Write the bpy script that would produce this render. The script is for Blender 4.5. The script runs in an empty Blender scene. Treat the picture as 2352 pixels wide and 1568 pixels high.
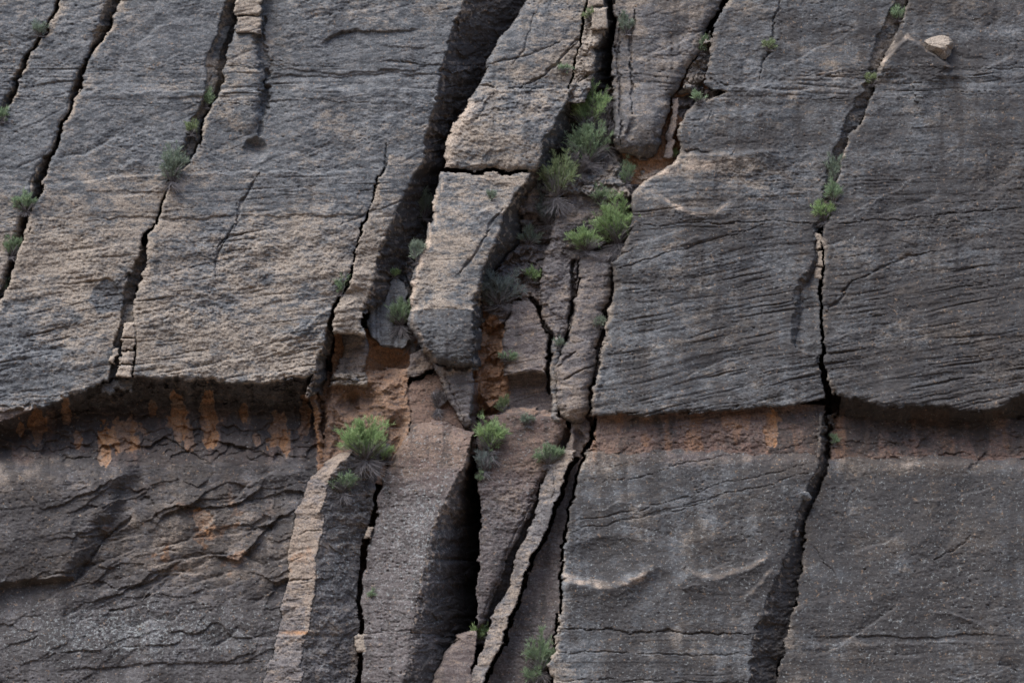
import bpy, math, random
import numpy as np

# ------------------------------------------------------------------ camera, world, light
sc = bpy.context.scene
col = sc.collection
PITCH = math.radians(18.0)
DIST, WID = 120.0, 40.0                    # metres to the rock face, metres of face across the frame
U = WID / 2352.0                           # metres per drawing unit on the face
CAM = np.array([0.0, 0.0, 1.6])
FWD = np.array([0.0, math.cos(PITCH), math.sin(PITCH)])
UPV = np.array([0.0, -math.sin(PITCH), math.cos(PITCH)])
RGT = np.array([1.0, 0.0, 0.0])

cd = bpy.data.cameras.new('camera')
cd.sensor_width = 36.0
cd.lens = 36.0 * DIST / WID
cd.clip_start, cd.clip_end = 1.0, 3000.0
cam = bpy.data.objects.new('camera', cd)
cam.location = CAM
cam.rotation_euler = (math.pi / 2 + PITCH, 0, 0)
col.objects.link(cam)
sc.camera = cam

SUN_EL, SUN_AZ = math.radians(57.0), math.radians(-138.0)   # azimuth from +Y, clockwise
sd = np.array([math.sin(SUN_AZ) * math.cos(SUN_EL), math.cos(SUN_AZ) * math.cos(SUN_EL), math.sin(SUN_EL)])
w = bpy.data.worlds.new('World')
sc.world = w
w.use_nodes = True
wn = w.node_tree
sky = wn.nodes.new('ShaderNodeTexSky')
sky.sky_type = 'NISHITA'
sky.sun_disc = False
sky.sun_elevation = SUN_EL
sky.sun_rotation = SUN_AZ
sky.air_density, sky.dust_density = 1.0, 2.5
bg = wn.nodes['Background']
wn.links.new(sky.outputs[0], bg.inputs[0])
bg.inputs[1].default_value = 0.11

ld = bpy.data.lights.new('sun', 'SUN')
ld.energy = 1.5
ld.angle = math.radians(44.0)
ld.color = (1.0, 0.97, 0.93)
sun = bpy.data.objects.new('sun', ld)
col.objects.link(sun)
from mathutils import Vector
sun.rotation_euler = Vector(sd).to_track_quat('Z', 'Y').to_euler()
sun.location = (-60, -60, 90)

sc.view_settings.view_transform = 'Standard'
sc.view_settings.look = 'None'
sc.view_settings.exposure = 1.5
sc.view_settings.gamma = 1.0

# ------------------------------------------------------------------ noise
RNG = np.random.RandomState(7)
PERM = RNG.permutation(4096).astype(np.int32)
GA = RNG.rand(4096) * 2 * np.pi
GX, GY = np.cos(GA).astype(np.float32), np.sin(GA).astype(np.float32)


def pn(x, y, seed=0):
    """gradient noise, about -0.7..0.7"""
    x = np.asarray(x, np.float32) + np.float32(seed * 17.31)
    y = np.asarray(y, np.float32) + np.float32(seed * 9.77)
    xf, yf = np.floor(x), np.floor(y)
    xi, yi = xf.astype(np.int32), yf.astype(np.int32)
    x, y = x - xf, y - yf
    u = x * x * x * (x * (x * 6 - 15) + 10)
    v = y * y * y * (y * (y * 6 - 15) + 10)
    p0, p1 = PERM[xi & 4095], PERM[(xi + 1) & 4095]
    a, b = PERM[(p0 + yi) & 4095], PERM[(p0 + yi + 1) & 4095]
    c, d = PERM[(p1 + yi) & 4095], PERM[(p1 + yi + 1) & 4095]
    n00 = GX[a] * x + GY[a] * y
    n01 = GX[b] * x + GY[b] * (y - 1)
    n10 = GX[c] * (x - 1) + GY[c] * y
    n11 = GX[d] * (x - 1) + GY[d] * (y - 1)
    l = n00 + u * (n10 - n00)
    r = n01 + u * (n11 - n01)
    return l + v * (r - l)


def cells(x, y, seed=0):
    """nearest jittered grid point: its three random numbers and the offset from it"""
    x, y = np.asarray(x, np.float32), np.asarray(y, np.float32)
    xi, yi = np.floor(x).astype(np.int32), np.floor(y).astype(np.int32)
    best = np.full(x.shape, 1e9, np.float32)
    hsh = np.zeros(x.shape, np.int32)
    bx, by = np.zeros(x.shape, np.float32), np.zeros(x.shape, np.float32)
    for a in (-1, 0, 1):
        for b in (-1, 0, 1):
            k = PERM[(PERM[(xi + a + seed * 13) & 4095] + yi + b) & 4095]
            px, py = xi + a + (k & 63) / 64.0, yi + b + (k >> 6) / 64.0
            dx, dy = x - px, y - py
            d = dx * dx + dy * dy
            m = d < best
            best[m], hsh[m], bx[m], by[m] = d[m], k[m], dx[m], dy[m]
    r1, r2, r3 = PERM[hsh] / 4096.0, PERM[(hsh + 77) & 4095] / 4096.0, PERM[(hsh + 501) & 4095] / 4096.0
    return r1 - .5, r2 - .5, r3 - .5, bx, by


def sst(a, b, x):
    t = np.clip((x - a) / (b - a), 0, 1)
    return t * t * (3 - 2 * t)


# ------------------------------------------------------------------ the rock face as one relief
# drawing units: x to the right, y down the face, h out of the rock (1 unit = U metres)
STEP = 1.84
X0, X1, Y0, Y1 = -250.0, 2602.0, -190.0, 1810.0
gx = np.arange(X0, X1, STEP, dtype=np.float32)
gy = np.arange(Y0, Y1, STEP, dtype=np.float32)
NX, NY = len(gx), len(gy)
XX, YY = np.meshgrid(gx, gy)

bedwarp = pn(YY / 34 + XX / 900, XX / 500, 1) * 4.5 + pn(YY / 10, XX / 160, 2) * 2.6 * np.clip(.5 + 1.5 * pn(YY / 120, XX / 90, 9), 0, 1.4)
bedwarp += 7 * np.clip(pn(YY / 22, XX / 200, 10) - .28, 0, 1) * 3
lipw = np.exp(-((YY - 900) / 50) ** 2) * ((XX < 760) | (XX > 1900))
XW = XX + pn(XX / 120, YY / 90, 3) * 12 + bedwarp + pn(XX / 14, YY / 14, 4) * 2.5 + pn(XX / 38, YY / 38, 31) * 3.5
YW = YY + pn(XX / 150, YY / 120, 5) * 10 + pn(XX / 40, YY / 40, 6) * 6 + pn(XX / 13, YY / 13, 7) * 3

for sx_, sy_, am_, sd_ in ((44, 20, 4.2, 3), (17, 11, 2.4, 4), (90, 60, 5.0, 5)):
    c1, c2, c3, _, _ = cells((XX + 8 * pn(XX / 30, YY / 30, 41)) / sx_, (YY + .12 * XX + 5 * pn(XX / 25, YY / 25, 42)) / sy_, sd_)
    cm = np.clip(.55 + 1.5 * pn(XX / 75, YY / 75, 84 + sd_), .08, 1.3)
    XW += c1 * am_ * 1.5 * cm
    YW += c2 * am_ * 1.3 * cm
HH = np.full((NY, NX), -150, np.float32) + pn(XX / 30, YY / 50, 8) * 25
HH -= 240 * ((XX > 930) & (XX < 1112) & (YY > 990))
ID = np.zeros((NY, NX), np.int16)
EDGE = np.full((NY, NX), 99, np.float32)       # distance to the left edge of the block the point is on
REG = [dict(name='floor', tan=.1, orange=.3, dark=.25, red=.2, lam=.5, rough=2.0)]


def fx(pts, Y):
    p = sorted(pts, key=lambda q: q[1])
    xs, ys = [q[0] for q in p], [q[1] for q in p]
    if len(p) > 1:
        k0 = (xs[1] - xs[0]) / max(ys[1] - ys[0], 1)
        k1 = (xs[-1] - xs[-2]) / max(ys[-1] - ys[-2], 1)
        k0, k1 = max(-.6, min(.6, k0)), max(-.6, min(.6, k1))
        xs = [xs[0] - 400 * k0] + xs + [xs[-1] + 400 * k1]
        ys = [ys[0] - 400] + ys + [ys[-1] + 400]
    return np.interp(Y, ys, xs).astype(np.float32)


def fy(pts, X):
    if isinstance(pts, (int, float)):
        return np.full(X.shape, pts, np.float32)
    p = sorted(pts)
    return np.interp(X, [q[0] for q in p], [q[1] for q in p]).astype(np.float32)


def region(name, L, R, T=-999, B=9999, hl=0, hr=None, gy_=0, y0=0, r=(6, 6, 0, 0), k=1.0, p=1.0, over=(), **mat):
    """a block between left line L and right line R (x over y), top T and bottom B (y over x);
    its front runs from hl at L to hr at R and leans by gy_ per unit of y; r rounds its four edges"""
    if hr is None:
        hr = hl
    rid = len(REG)
    REG.append(dict(name=name, tan=.3, orange=0, dark=.2, red=0, lam=1, rough=1, **{}))
    REG[-1].update(mat)
    x0 = min(q[0] for q in L) - 150
    x1 = max(q[0] for q in R) + 150
    i0, i1 = max(0, int((x0 - X0) / STEP)), min(NX, int((x1 - X0) / STEP) + 1)
    tmin = T if isinstance(T, (int, float)) else min(q[1] for q in T)
    bmax = B if isinstance(B, (int, float)) else max(q[1] for q in B)
    j0, j1 = max(0, int((tmin - 40 - Y0) / STEP)), min(NY, int((bmax + 40 - Y0) / STEP) + 1)
    s = (slice(j0, j1), slice(i0, i1))
    X, Y = XW[s], YW[s]
    xl, xr = fx(L, Y), fx(R, Y)
    if name in ('slab', 'block', 'pillar', 'buttress', 'gully_block', 'hanging_block', 'gully_ledge', 'curved_rib'):
        am = np.clip(.6 + 1.6 * pn(X / 70, Y / 70, rid + 3), .1, 1.4) * (1 if name == 'slab' else .6)
        xl = xl + am * (6 * pn(X / 60, Y / 34, rid * 2 + 5) + 4.5 * pn(X / 40, Y / 12, rid * 2 + 6))
        xr = xr + am * (6 * pn(X / 60, Y / 34, rid * 3 + 7) + 4.5 * pn(X / 40, Y / 12, rid * 3 + 8))
    dl, dr = X - xl, xr - X
    if name in ('flank', 'filling', 'shelf'):     # side walls reach a little way in behind the block in front
        dl = dl + 9
    dt, db = Y - fy(T, X), fy(B, X) - Y
    ins = (dl > 0) & (dr > 0) & (dt > 0) & (db > 0)
    u = np.clip((X - xl) / np.maximum(xr - xl, 1), 0, 1)
    h = hl + (hr - hl) * u ** p + gy_ * (Y - y0)
    for d, rad in zip((dl, dr, dt, db), r):
        if rad > 0:
            t = np.clip(1 - d / rad, 0, 1)
            h = h - rad * k * (1 - np.sqrt(np.maximum(1 - t * t, 0)))
    cur = HH[s]
    m = ins & (h > cur)
    if over:                                   # carved into the named regions instead of standing on them
        m |= ins & np.isin(ID[s], [i for i, q in enumerate(REG) if q['name'] in over])
    cur[m] = h[m]
    ID[s][m] = rid
    EDGE[s][m] = dl[m]
    return rid


def seg_dist(pts, pad):
    x0, x1 = min(q[0] for q in pts) - pad, max(q[0] for q in pts) + pad
    y0, y1 = min(q[1] for q in pts) - pad, max(q[1] for q in pts) + pad
    i0, i1 = max(0, int((x0 - X0) / STEP)), min(NX, int((x1 - X0) / STEP) + 1)
    j0, j1 = max(0, int((y0 - Y0) / STEP)), min(NY, int((y1 - Y0) / STEP) + 1)
    s = (slice(j0, j1), slice(i0, i1))
    X, Y = XW[s], YW[s]
    best = np.full(X.shape, 1e9, np.float32)
    tt = np.zeros(X.shape, np.float32)
    sg = np.zeros(X.shape, np.float32)
    n = len(pts) - 1
    for i in range(n):
        (ax, ay), (bx, by) = pts[i][:2], pts[i + 1][:2]
        vx, vy = bx - ax, by - ay
        L2 = vx * vx + vy * vy + 1e-6
        t = np.clip(((X - ax) * vx + (Y - ay) * vy) / L2, 0, 1)
        ex, ey = X - ax - t * vx, Y - ay - t * vy
        d = np.sqrt(ex * ex + ey * ey)
        m = d < best
        best[m] = d[m]
        tt[m] = ((i + t) / n)[m]
        sg[m] = np.sign(vx * (Y - ay) - vy * (X - ax))[m]
    return s, best, tt, sg


def crack(pts, w, d, taper=True, sharp=1.0):
    s, dist, t, _ = seg_dist(pts, w * 3 + 12)
    ww = w * (np.minimum(1, 4 * np.minimum(t, 1 - t) + .25) if taper else 1)
    ww = ww * np.maximum(.15, 1 + 1.5 * pn(XX[s] / 32, YY[s] / 32, 40) + .8 * pn(XX[s] / 9, YY[s] / 9, 96))
    q = np.clip(1 - dist / np.maximum(ww, .3), 0, 1)
    HH[s] -= d * np.minimum(1, q * 1.7) ** sharp


def scarp(pts, h, fall, edge=3.0):
    """along a line drawn left to right, the rock below it stands out by h and dies away over 'fall';
    a negative h with the same line lets the rock above overhang"""
    s, dist, t, sg = seg_dist(pts, abs(fall) * 3)
    side = sg if fall > 0 else -sg
    e = sst(-edge, edge, dist * side)
    endt = np.clip(np.minimum(t, 1 - t) * 6, 0, 1)
    endt = endt * endt * (3 - 2 * endt)
    HH[s] += h * e * np.exp(-np.maximum(dist * side, 0) / abs(fall)) * endt


def dent(cx, cy, rx, ry, ang, d, pw=1.0):
    R = max(rx, ry) * 1.1
    i0, i1 = max(0, int((cx - R - X0) / STEP)), min(NX, int((cx + R - X0) / STEP) + 1)
    j0, j1 = max(0, int((cy - R - Y0) / STEP)), min(NY, int((cy + R - Y0) / STEP) + 1)
    s = (slice(j0, j1), slice(i0, i1))
    c, n = math.cos(math.radians(ang)), math.sin(math.radians(ang))
    dx, dy = XW[s] - cx, YW[s] - cy
    q = ((dx * c + dy * n) / rx) ** 2 + ((-dx * n + dy * c) / ry) ** 2
    HH[s] -= d * np.clip(1 - q, 0, 1) ** pw


# edge lines
YW += lipw * (11 * pn(XX / 30, YY / 60, 100) + 7 * pn(XX / 12, YY / 25, 101))
C1L = [(138, 0), (112, 45), (98, 70), (52, 130), (22, 195), (3, 245), (-40, 330)]
C1R = [(146, 0), (122, 45), (108, 70), (64, 130), (38, 195), (22, 245), (-5, 280), (-40, 360)]
C2L = [(242, 0), (230, 50), (210, 110), (182, 160), (162, 205), (152, 260), (122, 330), (90, 400), (68, 455), (44, 520), (24, 570), (5, 635), (-15, 690), (-60, 800)]
C2R = [(272, 0), (262, 30), (252, 50), (246, 75), (234, 98), (218, 115), (203, 140), (188, 185), (170, 235), (138, 315), (112, 395), (95, 440), (70, 490), (52, 560), (30, 610), (8, 680), (-40, 800)]
C3L = [(528, 0), (505, 60), (480, 130), (470, 190), (457, 240), (428, 310), (410, 365), (397, 405), (373, 455), (357, 500), (330, 570), (308, 605), (294, 655), (290, 700), (275, 750), (262, 800), (252, 850), (247, 900)]
C3R = [(566, 0), (545, 50), (525, 120), (515, 170), (500, 220), (470, 280), (452, 330), (430, 385), (400, 412), (376, 455), (361, 500), (345, 560), (335, 610), (322, 660), (315, 710), (312, 760), (309, 820), (306, 900)]
C4L = [(1062, 0), (1040, 60), (1025, 130), (1010, 200), (1000, 250), (985, 300), (970, 360), (945, 420), (920, 470), (890, 540), (860, 610), (845, 660), (835, 720), (840, 780)]
C4BL = [(885, 372), (864, 430), (835, 515), (807, 605), (784, 660), (757, 735), (740, 790), (728, 850), (715, 900)]
C4BR = [(886, 360), (866, 430), (838, 515), (811, 600), (797, 655), (770, 720), (763, 775), (760, 800)]
C4R = [(1205, 0), (1180, 40), (1150, 80), (1125, 130), (1105, 180), (1090, 220), (1060, 260), (1030, 300), (1017, 330), (1020, 380), (1005, 400), (1000, 450), (985, 520), (960, 590), (945, 640), (940, 680), (945, 740), (962, 795), (985, 830)]
LIP1 = [(-300, 990), (0, 962), (100, 928), (180, 905), (240, 882), (330, 873), (420, 868), (520, 880), (620, 882), (700, 866), (740, 845)]
LIP2 = [(1290, 952), (1360, 955), (1450, 950), (1560, 953), (1650, 948), (1740, 932), (1830, 930), (1880, 918), (1897, 908)]
LIP3 = [(1897, 905), (1960, 925), (2030, 940), (2120, 930), (2220, 945), (2290, 938), (2345, 905), (2450, 890), (2700, 880)]
S4L = [(1665, 0), (1638, 60), (1625, 110), (1618, 170), (1612, 195), (1650, 206), (1662, 214), (1600, 235), (1575, 265), (1560, 300), (1556, 350), (1530, 385), (1480, 415), (1452, 450), (1455, 500), (1432, 570), (1416, 600), (1411, 650), (1400, 720), (1386, 800), (1370, 880), (1358, 960)]
C7L = [(2058, 0), (2035, 50), (2010, 90), (2000, 150), (1985, 200), (1952, 260), (1928, 320), (1912, 360), (1898, 420), (1876, 510), (1868, 560), (1864, 600), (1840, 650), (1822, 700), (1816, 750), (1822, 790), (1878, 812), (1886, 850), (1889, 910)]
C7R = [(2085, 0), (2075, 50), (2060, 80), (2030, 120), (2015, 160), (2008, 200), (1985, 260), (1950, 320), (1933, 370), (1920, 430), (1903, 500), (1891, 540), (1890, 620), (1884, 690), (1888, 760), (1896, 830), (1903, 900)]
C5R = [(1412, -20), (1408, 120), (1398, 205), (1338, 235), (1318, 330), (1274, 400), (1240, 440), (1205, 500), (1192, 560), (1150, 610), (1112, 655)]
B3R = [(1222, 395), (1205, 430), (1168, 485), (1163, 505), (1140, 560), (1110, 620), (1092, 680), (1086, 720), (1088, 800), (1086, 842)]
S6L = [(1370, 970), (1350, 1020), (1330, 1090), (1310, 1170), (1297, 1250), (1288, 1330), (1285, 1400), (1275, 1450), (1268, 1568)]
C12L = [(1893, 960), (1893, 1040), (1866, 1095), (1845, 1140), (1835, 1200), (1815, 1250), (1790, 1320), (1765, 1370), (1750, 1430), (1732, 1500), (1718, 1568)]
C12R = [(1922, 960), (1910, 1045), (1880, 1130), (1858, 1200), (1845, 1270), (1832, 1340), (1817, 1420), (1800, 1500), (1786, 1568)]
RDG1 = [(800, 1045), (768, 1090), (746, 1150), (736, 1230), (726, 1330), (711, 1440), (687, 1568)]
RDG2 = [(1092, 990), (1064, 1055), (1038, 1120), (1004, 1190), (979, 1270), (963, 1340), (947, 1440), (924, 1568)]
P1R = [(908, 1000), (885, 1050), (862, 1130), (840, 1210), (827, 1330), (821, 1430), (818, 1568)]
P2L = [(935, 880), (940, 940), (930, 990), (906, 1040), (886, 1090), (868, 1140), (850, 1230), (836, 1340), (831, 1430), (828, 1568)]
RIBL = [(1283, 1035), (1256, 1090), (1234, 1150), (1217, 1208), (1192, 1276), (1169, 1343), (1140, 1400), (1112, 1470), (1092, 1530), (1080, 1568)]
RIBR = [(1325, 1035), (1300, 1090), (1278, 1150), (1258, 1208), (1228, 1276), (1200, 1343), (1178, 1411), (1150, 1470), (1128, 1530), (1112, 1568)]
P4L = [(1336, 1035), (1310, 1090), (1287, 1150), (1266, 1208), (1236, 1276), (1208, 1343), (1186, 1411), (1158, 1470), (1136, 1530), (1120, 1568)]
FAR_L, FAR_R = [(-400, 0), (-400, 1568)], [(2800, 0), (2800, 1568)]


def sh(L, d):
    return [(q[0] + d, q[1]) for q in L]


# upper slabs, left to right
GREY = dict(tan=.30, dark=.22, lam=1.0, rough=1.0)
region('slab', FAR_L, C1L, B=LIP1, hl=0, r=(0, 5, 0, 8), **GREY)
region('slab', C1R, C2L, B=LIP1, hl=4, r=(6, 8, 0, 8), **GREY)
region('slab', C2R, C3L, B=LIP1, hl=10, hr=4, r=(9, 6, 0, 10), **GREY)
region('slab', C3R, [(1062, 0), (1040, 60), (1025, 130), (1010, 200), (1000, 250), (985, 300), (970, 362), (884, 374)] + C4BL[1:], B=LIP1, hl=20, hr=14, r=(9, 4, 0, 12), **GREY)
region('slab', C4BR, C4L, T=356, B=[(740, 764), (800, 768), (850, 780)], hl=17, hr=12, r=(8, 6, 0, 14), **dict(GREY, tan=.6))
# right side of the long slab dropping into the wide crack, its shade painted dark
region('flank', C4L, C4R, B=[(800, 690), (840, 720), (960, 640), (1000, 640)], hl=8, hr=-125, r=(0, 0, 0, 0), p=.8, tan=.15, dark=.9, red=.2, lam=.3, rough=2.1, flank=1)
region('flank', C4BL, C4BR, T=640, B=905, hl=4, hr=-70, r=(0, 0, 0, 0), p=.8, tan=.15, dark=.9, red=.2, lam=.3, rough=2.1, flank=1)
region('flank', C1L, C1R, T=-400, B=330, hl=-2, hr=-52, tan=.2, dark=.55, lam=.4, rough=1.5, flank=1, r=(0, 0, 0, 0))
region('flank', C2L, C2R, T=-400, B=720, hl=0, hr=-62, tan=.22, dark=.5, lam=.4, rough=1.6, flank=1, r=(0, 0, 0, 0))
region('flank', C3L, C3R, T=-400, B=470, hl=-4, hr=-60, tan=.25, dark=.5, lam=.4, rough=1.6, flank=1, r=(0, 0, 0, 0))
# raised rib and pale stones beside the third crack
region('rib', sh(C3R, -1), [(608, 0), (604, 60), (590, 85), (600, 130), (604, 170), (598, 210), (594, 300), (582, 335)], T=-999, B=[(480, 330), (520, 350), (600, 338)], hl=26, hr=46, gy_=-.05, y0=80, r=(8, 26, 0, 80), **dict(GREY, tan=.2))
# crack fillings of the third crack
region('rib', sh(C3L, 10), sh(C3L, 26), T=60, B=420, hl=-14, hr=-26, r=(6, 4, 20, 30), tan=.3, dark=.3)
region('shelf', C3L, C3R, T=560, B=720, hl=-10, hr=-45, r=(0, 0, 8, 8), tan=.25, dark=.45, orange=.2, rough=1.8)
region('shelf', sh(C3L, -4), sh(C3R, 2), T=700, B=900, hl=-20, hr=-20, r=(4, 4, 8, 8), tan=.25, dark=.3)

# middle blocks
region('block', C4R, [(1348, 0), (1336, 60), (1326, 120), (1314, 160), (1304, 203)], B=207, hl=-4, hr=0, r=(18, 4, 0, 9), tan=.35, dark=.18, lam=.8, rough=1.3)
region('pinnacle', [(1352, 0), (1340, 60), (1330, 110), (1318, 160), (1306, 205), (1296, 232)], [(1392, -20), (1394, 40), (1384, 75), (1372, 112), (1372, 150), (1356, 205), (1340, 240)], B=236, hl=6, hr=14, r=(5, 16, 0, 0), tan=.5, dark=.2, lam=.8, rough=2.2)
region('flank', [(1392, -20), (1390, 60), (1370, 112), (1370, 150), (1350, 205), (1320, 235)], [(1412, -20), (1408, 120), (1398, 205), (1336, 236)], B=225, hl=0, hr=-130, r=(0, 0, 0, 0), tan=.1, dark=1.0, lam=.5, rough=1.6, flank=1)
region('block', C4R, [(1320, 200), (1272, 280), (1250, 330), (1224, 392)], T=203, B=[(1000, 384), (1060, 388), (1120, 391), (1230, 389)], hl=22, hr=28, r=(26, 5, 4, 16), tan=.42, dark=.16, lam=.5, rough=1.8)
pillar = region('pillar', C4R, B3R, T=396, B=[(930, 720), (950, 775), (985, 830), (1010, 842), (1090, 842)], hl=24, hr=38, gy_=.03, y0=600, r=(20, 8, 12, 34), tan=.5, dark=.14, lam=.5, rough=1.1)
region('pillar_foot', [(985, 830), (1005, 870), (1030, 920), (1062, 972)], [(1089, 835), (1088, 900), (1085, 950), (1075, 980)], T=832, B=978, hl=-22, hr=0, gy_=-.12, y0=840, r=(10, 8, 0, 20), tan=.25, red=.3, dark=.3)
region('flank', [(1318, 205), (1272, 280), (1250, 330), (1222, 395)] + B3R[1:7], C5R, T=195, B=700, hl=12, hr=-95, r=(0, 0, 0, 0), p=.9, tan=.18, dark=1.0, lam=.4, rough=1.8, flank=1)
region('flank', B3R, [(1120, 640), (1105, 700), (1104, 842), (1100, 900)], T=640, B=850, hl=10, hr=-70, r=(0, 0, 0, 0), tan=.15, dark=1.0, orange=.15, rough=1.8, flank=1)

# gully to the right of the pillar
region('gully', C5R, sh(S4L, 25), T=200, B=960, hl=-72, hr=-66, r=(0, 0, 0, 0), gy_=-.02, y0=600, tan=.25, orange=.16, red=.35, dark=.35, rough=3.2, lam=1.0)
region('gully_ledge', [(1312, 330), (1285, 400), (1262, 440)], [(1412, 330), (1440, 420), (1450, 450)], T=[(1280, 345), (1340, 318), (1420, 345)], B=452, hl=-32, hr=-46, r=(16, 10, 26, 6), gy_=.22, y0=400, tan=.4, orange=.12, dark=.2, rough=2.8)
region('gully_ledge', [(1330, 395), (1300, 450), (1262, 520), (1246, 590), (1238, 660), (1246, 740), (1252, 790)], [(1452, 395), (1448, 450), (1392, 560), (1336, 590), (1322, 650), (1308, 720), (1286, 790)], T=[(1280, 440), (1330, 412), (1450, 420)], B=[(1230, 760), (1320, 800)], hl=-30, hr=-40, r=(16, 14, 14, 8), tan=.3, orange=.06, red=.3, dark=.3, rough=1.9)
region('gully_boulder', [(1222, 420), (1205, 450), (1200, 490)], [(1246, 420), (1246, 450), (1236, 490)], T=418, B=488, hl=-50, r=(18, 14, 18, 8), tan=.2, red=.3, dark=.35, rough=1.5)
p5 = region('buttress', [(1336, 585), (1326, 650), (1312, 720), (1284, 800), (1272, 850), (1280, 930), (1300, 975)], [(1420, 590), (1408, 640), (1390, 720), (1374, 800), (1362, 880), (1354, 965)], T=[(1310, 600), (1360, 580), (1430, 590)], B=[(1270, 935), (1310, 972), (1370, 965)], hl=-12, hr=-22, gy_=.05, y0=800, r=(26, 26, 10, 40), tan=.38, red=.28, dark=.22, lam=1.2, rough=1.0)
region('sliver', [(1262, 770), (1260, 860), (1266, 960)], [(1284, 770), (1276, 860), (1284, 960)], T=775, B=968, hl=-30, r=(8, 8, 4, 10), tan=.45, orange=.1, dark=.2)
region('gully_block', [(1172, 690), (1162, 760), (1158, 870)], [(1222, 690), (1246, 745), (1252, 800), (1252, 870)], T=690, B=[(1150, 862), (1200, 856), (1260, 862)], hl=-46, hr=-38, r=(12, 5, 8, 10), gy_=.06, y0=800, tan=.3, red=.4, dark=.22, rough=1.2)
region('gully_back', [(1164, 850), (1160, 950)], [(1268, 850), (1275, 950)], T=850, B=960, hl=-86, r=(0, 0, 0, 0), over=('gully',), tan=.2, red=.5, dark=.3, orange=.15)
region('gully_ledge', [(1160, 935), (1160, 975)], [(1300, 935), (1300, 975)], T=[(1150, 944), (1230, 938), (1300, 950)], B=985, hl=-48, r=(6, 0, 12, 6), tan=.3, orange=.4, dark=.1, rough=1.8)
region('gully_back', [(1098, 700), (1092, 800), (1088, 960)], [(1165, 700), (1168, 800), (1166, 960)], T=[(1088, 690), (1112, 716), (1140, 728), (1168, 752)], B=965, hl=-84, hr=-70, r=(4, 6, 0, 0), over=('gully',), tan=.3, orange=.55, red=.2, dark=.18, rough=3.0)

# hanging block and its niche
region('niche', [(1420, 180), (1420, 300), (1448, 430)], [(1640, 180), (1580, 240), (1560, 330), (1520, 430)], T=150, B=425, hl=-62, hr=-60, r=(0, 0, 0, 0), tan=.2, orange=.6, dark=.1, rough=2.2)
b4 = region('hanging_block', [(1414, -20), (1410, 120), (1404, 220), (1412, 310), (1424, 350)], [(1655, 0), (1632, 55), (1612, 105), (1588, 150), (1566, 190), (1545, 220), (1527, 270), (1515, 320), (1500, 356)], B=[(1395, 320), (1430, 350), (1470, 364), (1505, 352), (1540, 340)], hl=-14, hr=-6, r=(14, 34, 0, 46), tan=.32, red=.12, dark=.22, lam=1.2, rough=1.1)
region('niche_fin', [(1545, 225), (1536, 290), (1520, 350)], [(1562, 225), (1558, 290), (1540, 352)], T=225, B=360, hl=-30, hr=-24, r=(6, 4, 4, 6), tan=.3, red=.4, orange=.2)
region('rubble', [(1614, 100), (1590, 150), (1570, 190)], [(1628, 100), (1622, 150), (1610, 200)], T=70, B=215, hl=-26, hr=-44, r=(0, 0, 10, 20), tan=.4, orange=.15, rough=3.0)

# right slabs
RGT_ = dict(tan=.16, dark=.36, lam=1.25, rough=1.0)
region('slab', S4L, C7L, B=LIP2, hl=4, hr=10, r=(14, 5, 0, 9), **RGT_)
region('wedge', [(1882, 515), (1878, 600), (1856, 650), (1836, 700), (1828, 760), (1826, 812)], [(1885, 520), (1882, 620), (1877, 690), (1881, 760), (1888, 830)], T=515, B=835, hl=-14, hr=-2, r=(2, 3, 0, 0), **RGT_)
region('flank', C7L[9:16], [(1882, 515), (1878, 600), (1857, 650), (1837, 700), (1829, 760), (1827, 815)], T=515, B=790, hl=6, hr=-12, r=(0, 0, 0, 0), tan=.2, dark=.4, rough=2.0, lam=1)
region('slab', C7R, FAR_R, B=LIP3, hl=18, hr=14, r=(10, 0, 0, 12), **RGT_)
region('filling', C7L, C7R, B=522, hl=2, hr=-14, r=(0, 0, 0, 20), tan=.5, orange=.1, dark=.3, rough=1.9)

# ceiling under the left slabs and the sheltered band
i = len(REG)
REG.append(dict(name='ceiling', tan=.15, orange=.18, dark=.66, red=.1, lam=1.2, rough=3.4))  # shade of the overhang painted into the dark tone
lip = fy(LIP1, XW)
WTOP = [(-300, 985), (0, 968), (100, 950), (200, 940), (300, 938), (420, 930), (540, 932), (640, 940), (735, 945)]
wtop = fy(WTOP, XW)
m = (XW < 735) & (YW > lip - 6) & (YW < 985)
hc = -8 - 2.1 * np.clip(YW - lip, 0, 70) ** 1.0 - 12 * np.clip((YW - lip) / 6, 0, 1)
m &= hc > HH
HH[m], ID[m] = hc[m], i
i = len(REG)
REG.append(dict(name='ceiling', tan=.12, orange=.2, dark=.7, red=.15, lam=.8, rough=2.0))  # dark tone carries painted shade here too
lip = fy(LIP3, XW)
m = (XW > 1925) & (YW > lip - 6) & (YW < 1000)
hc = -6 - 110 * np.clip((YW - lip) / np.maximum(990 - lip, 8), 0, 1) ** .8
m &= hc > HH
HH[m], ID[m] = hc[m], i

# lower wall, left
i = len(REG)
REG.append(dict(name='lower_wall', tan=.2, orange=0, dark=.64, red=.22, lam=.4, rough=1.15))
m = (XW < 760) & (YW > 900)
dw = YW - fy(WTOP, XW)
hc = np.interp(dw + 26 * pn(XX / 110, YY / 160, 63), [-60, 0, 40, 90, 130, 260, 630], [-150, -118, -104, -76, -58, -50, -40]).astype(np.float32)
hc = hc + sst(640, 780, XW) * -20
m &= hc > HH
HH[m], ID[m] = hc[m], i

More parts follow.
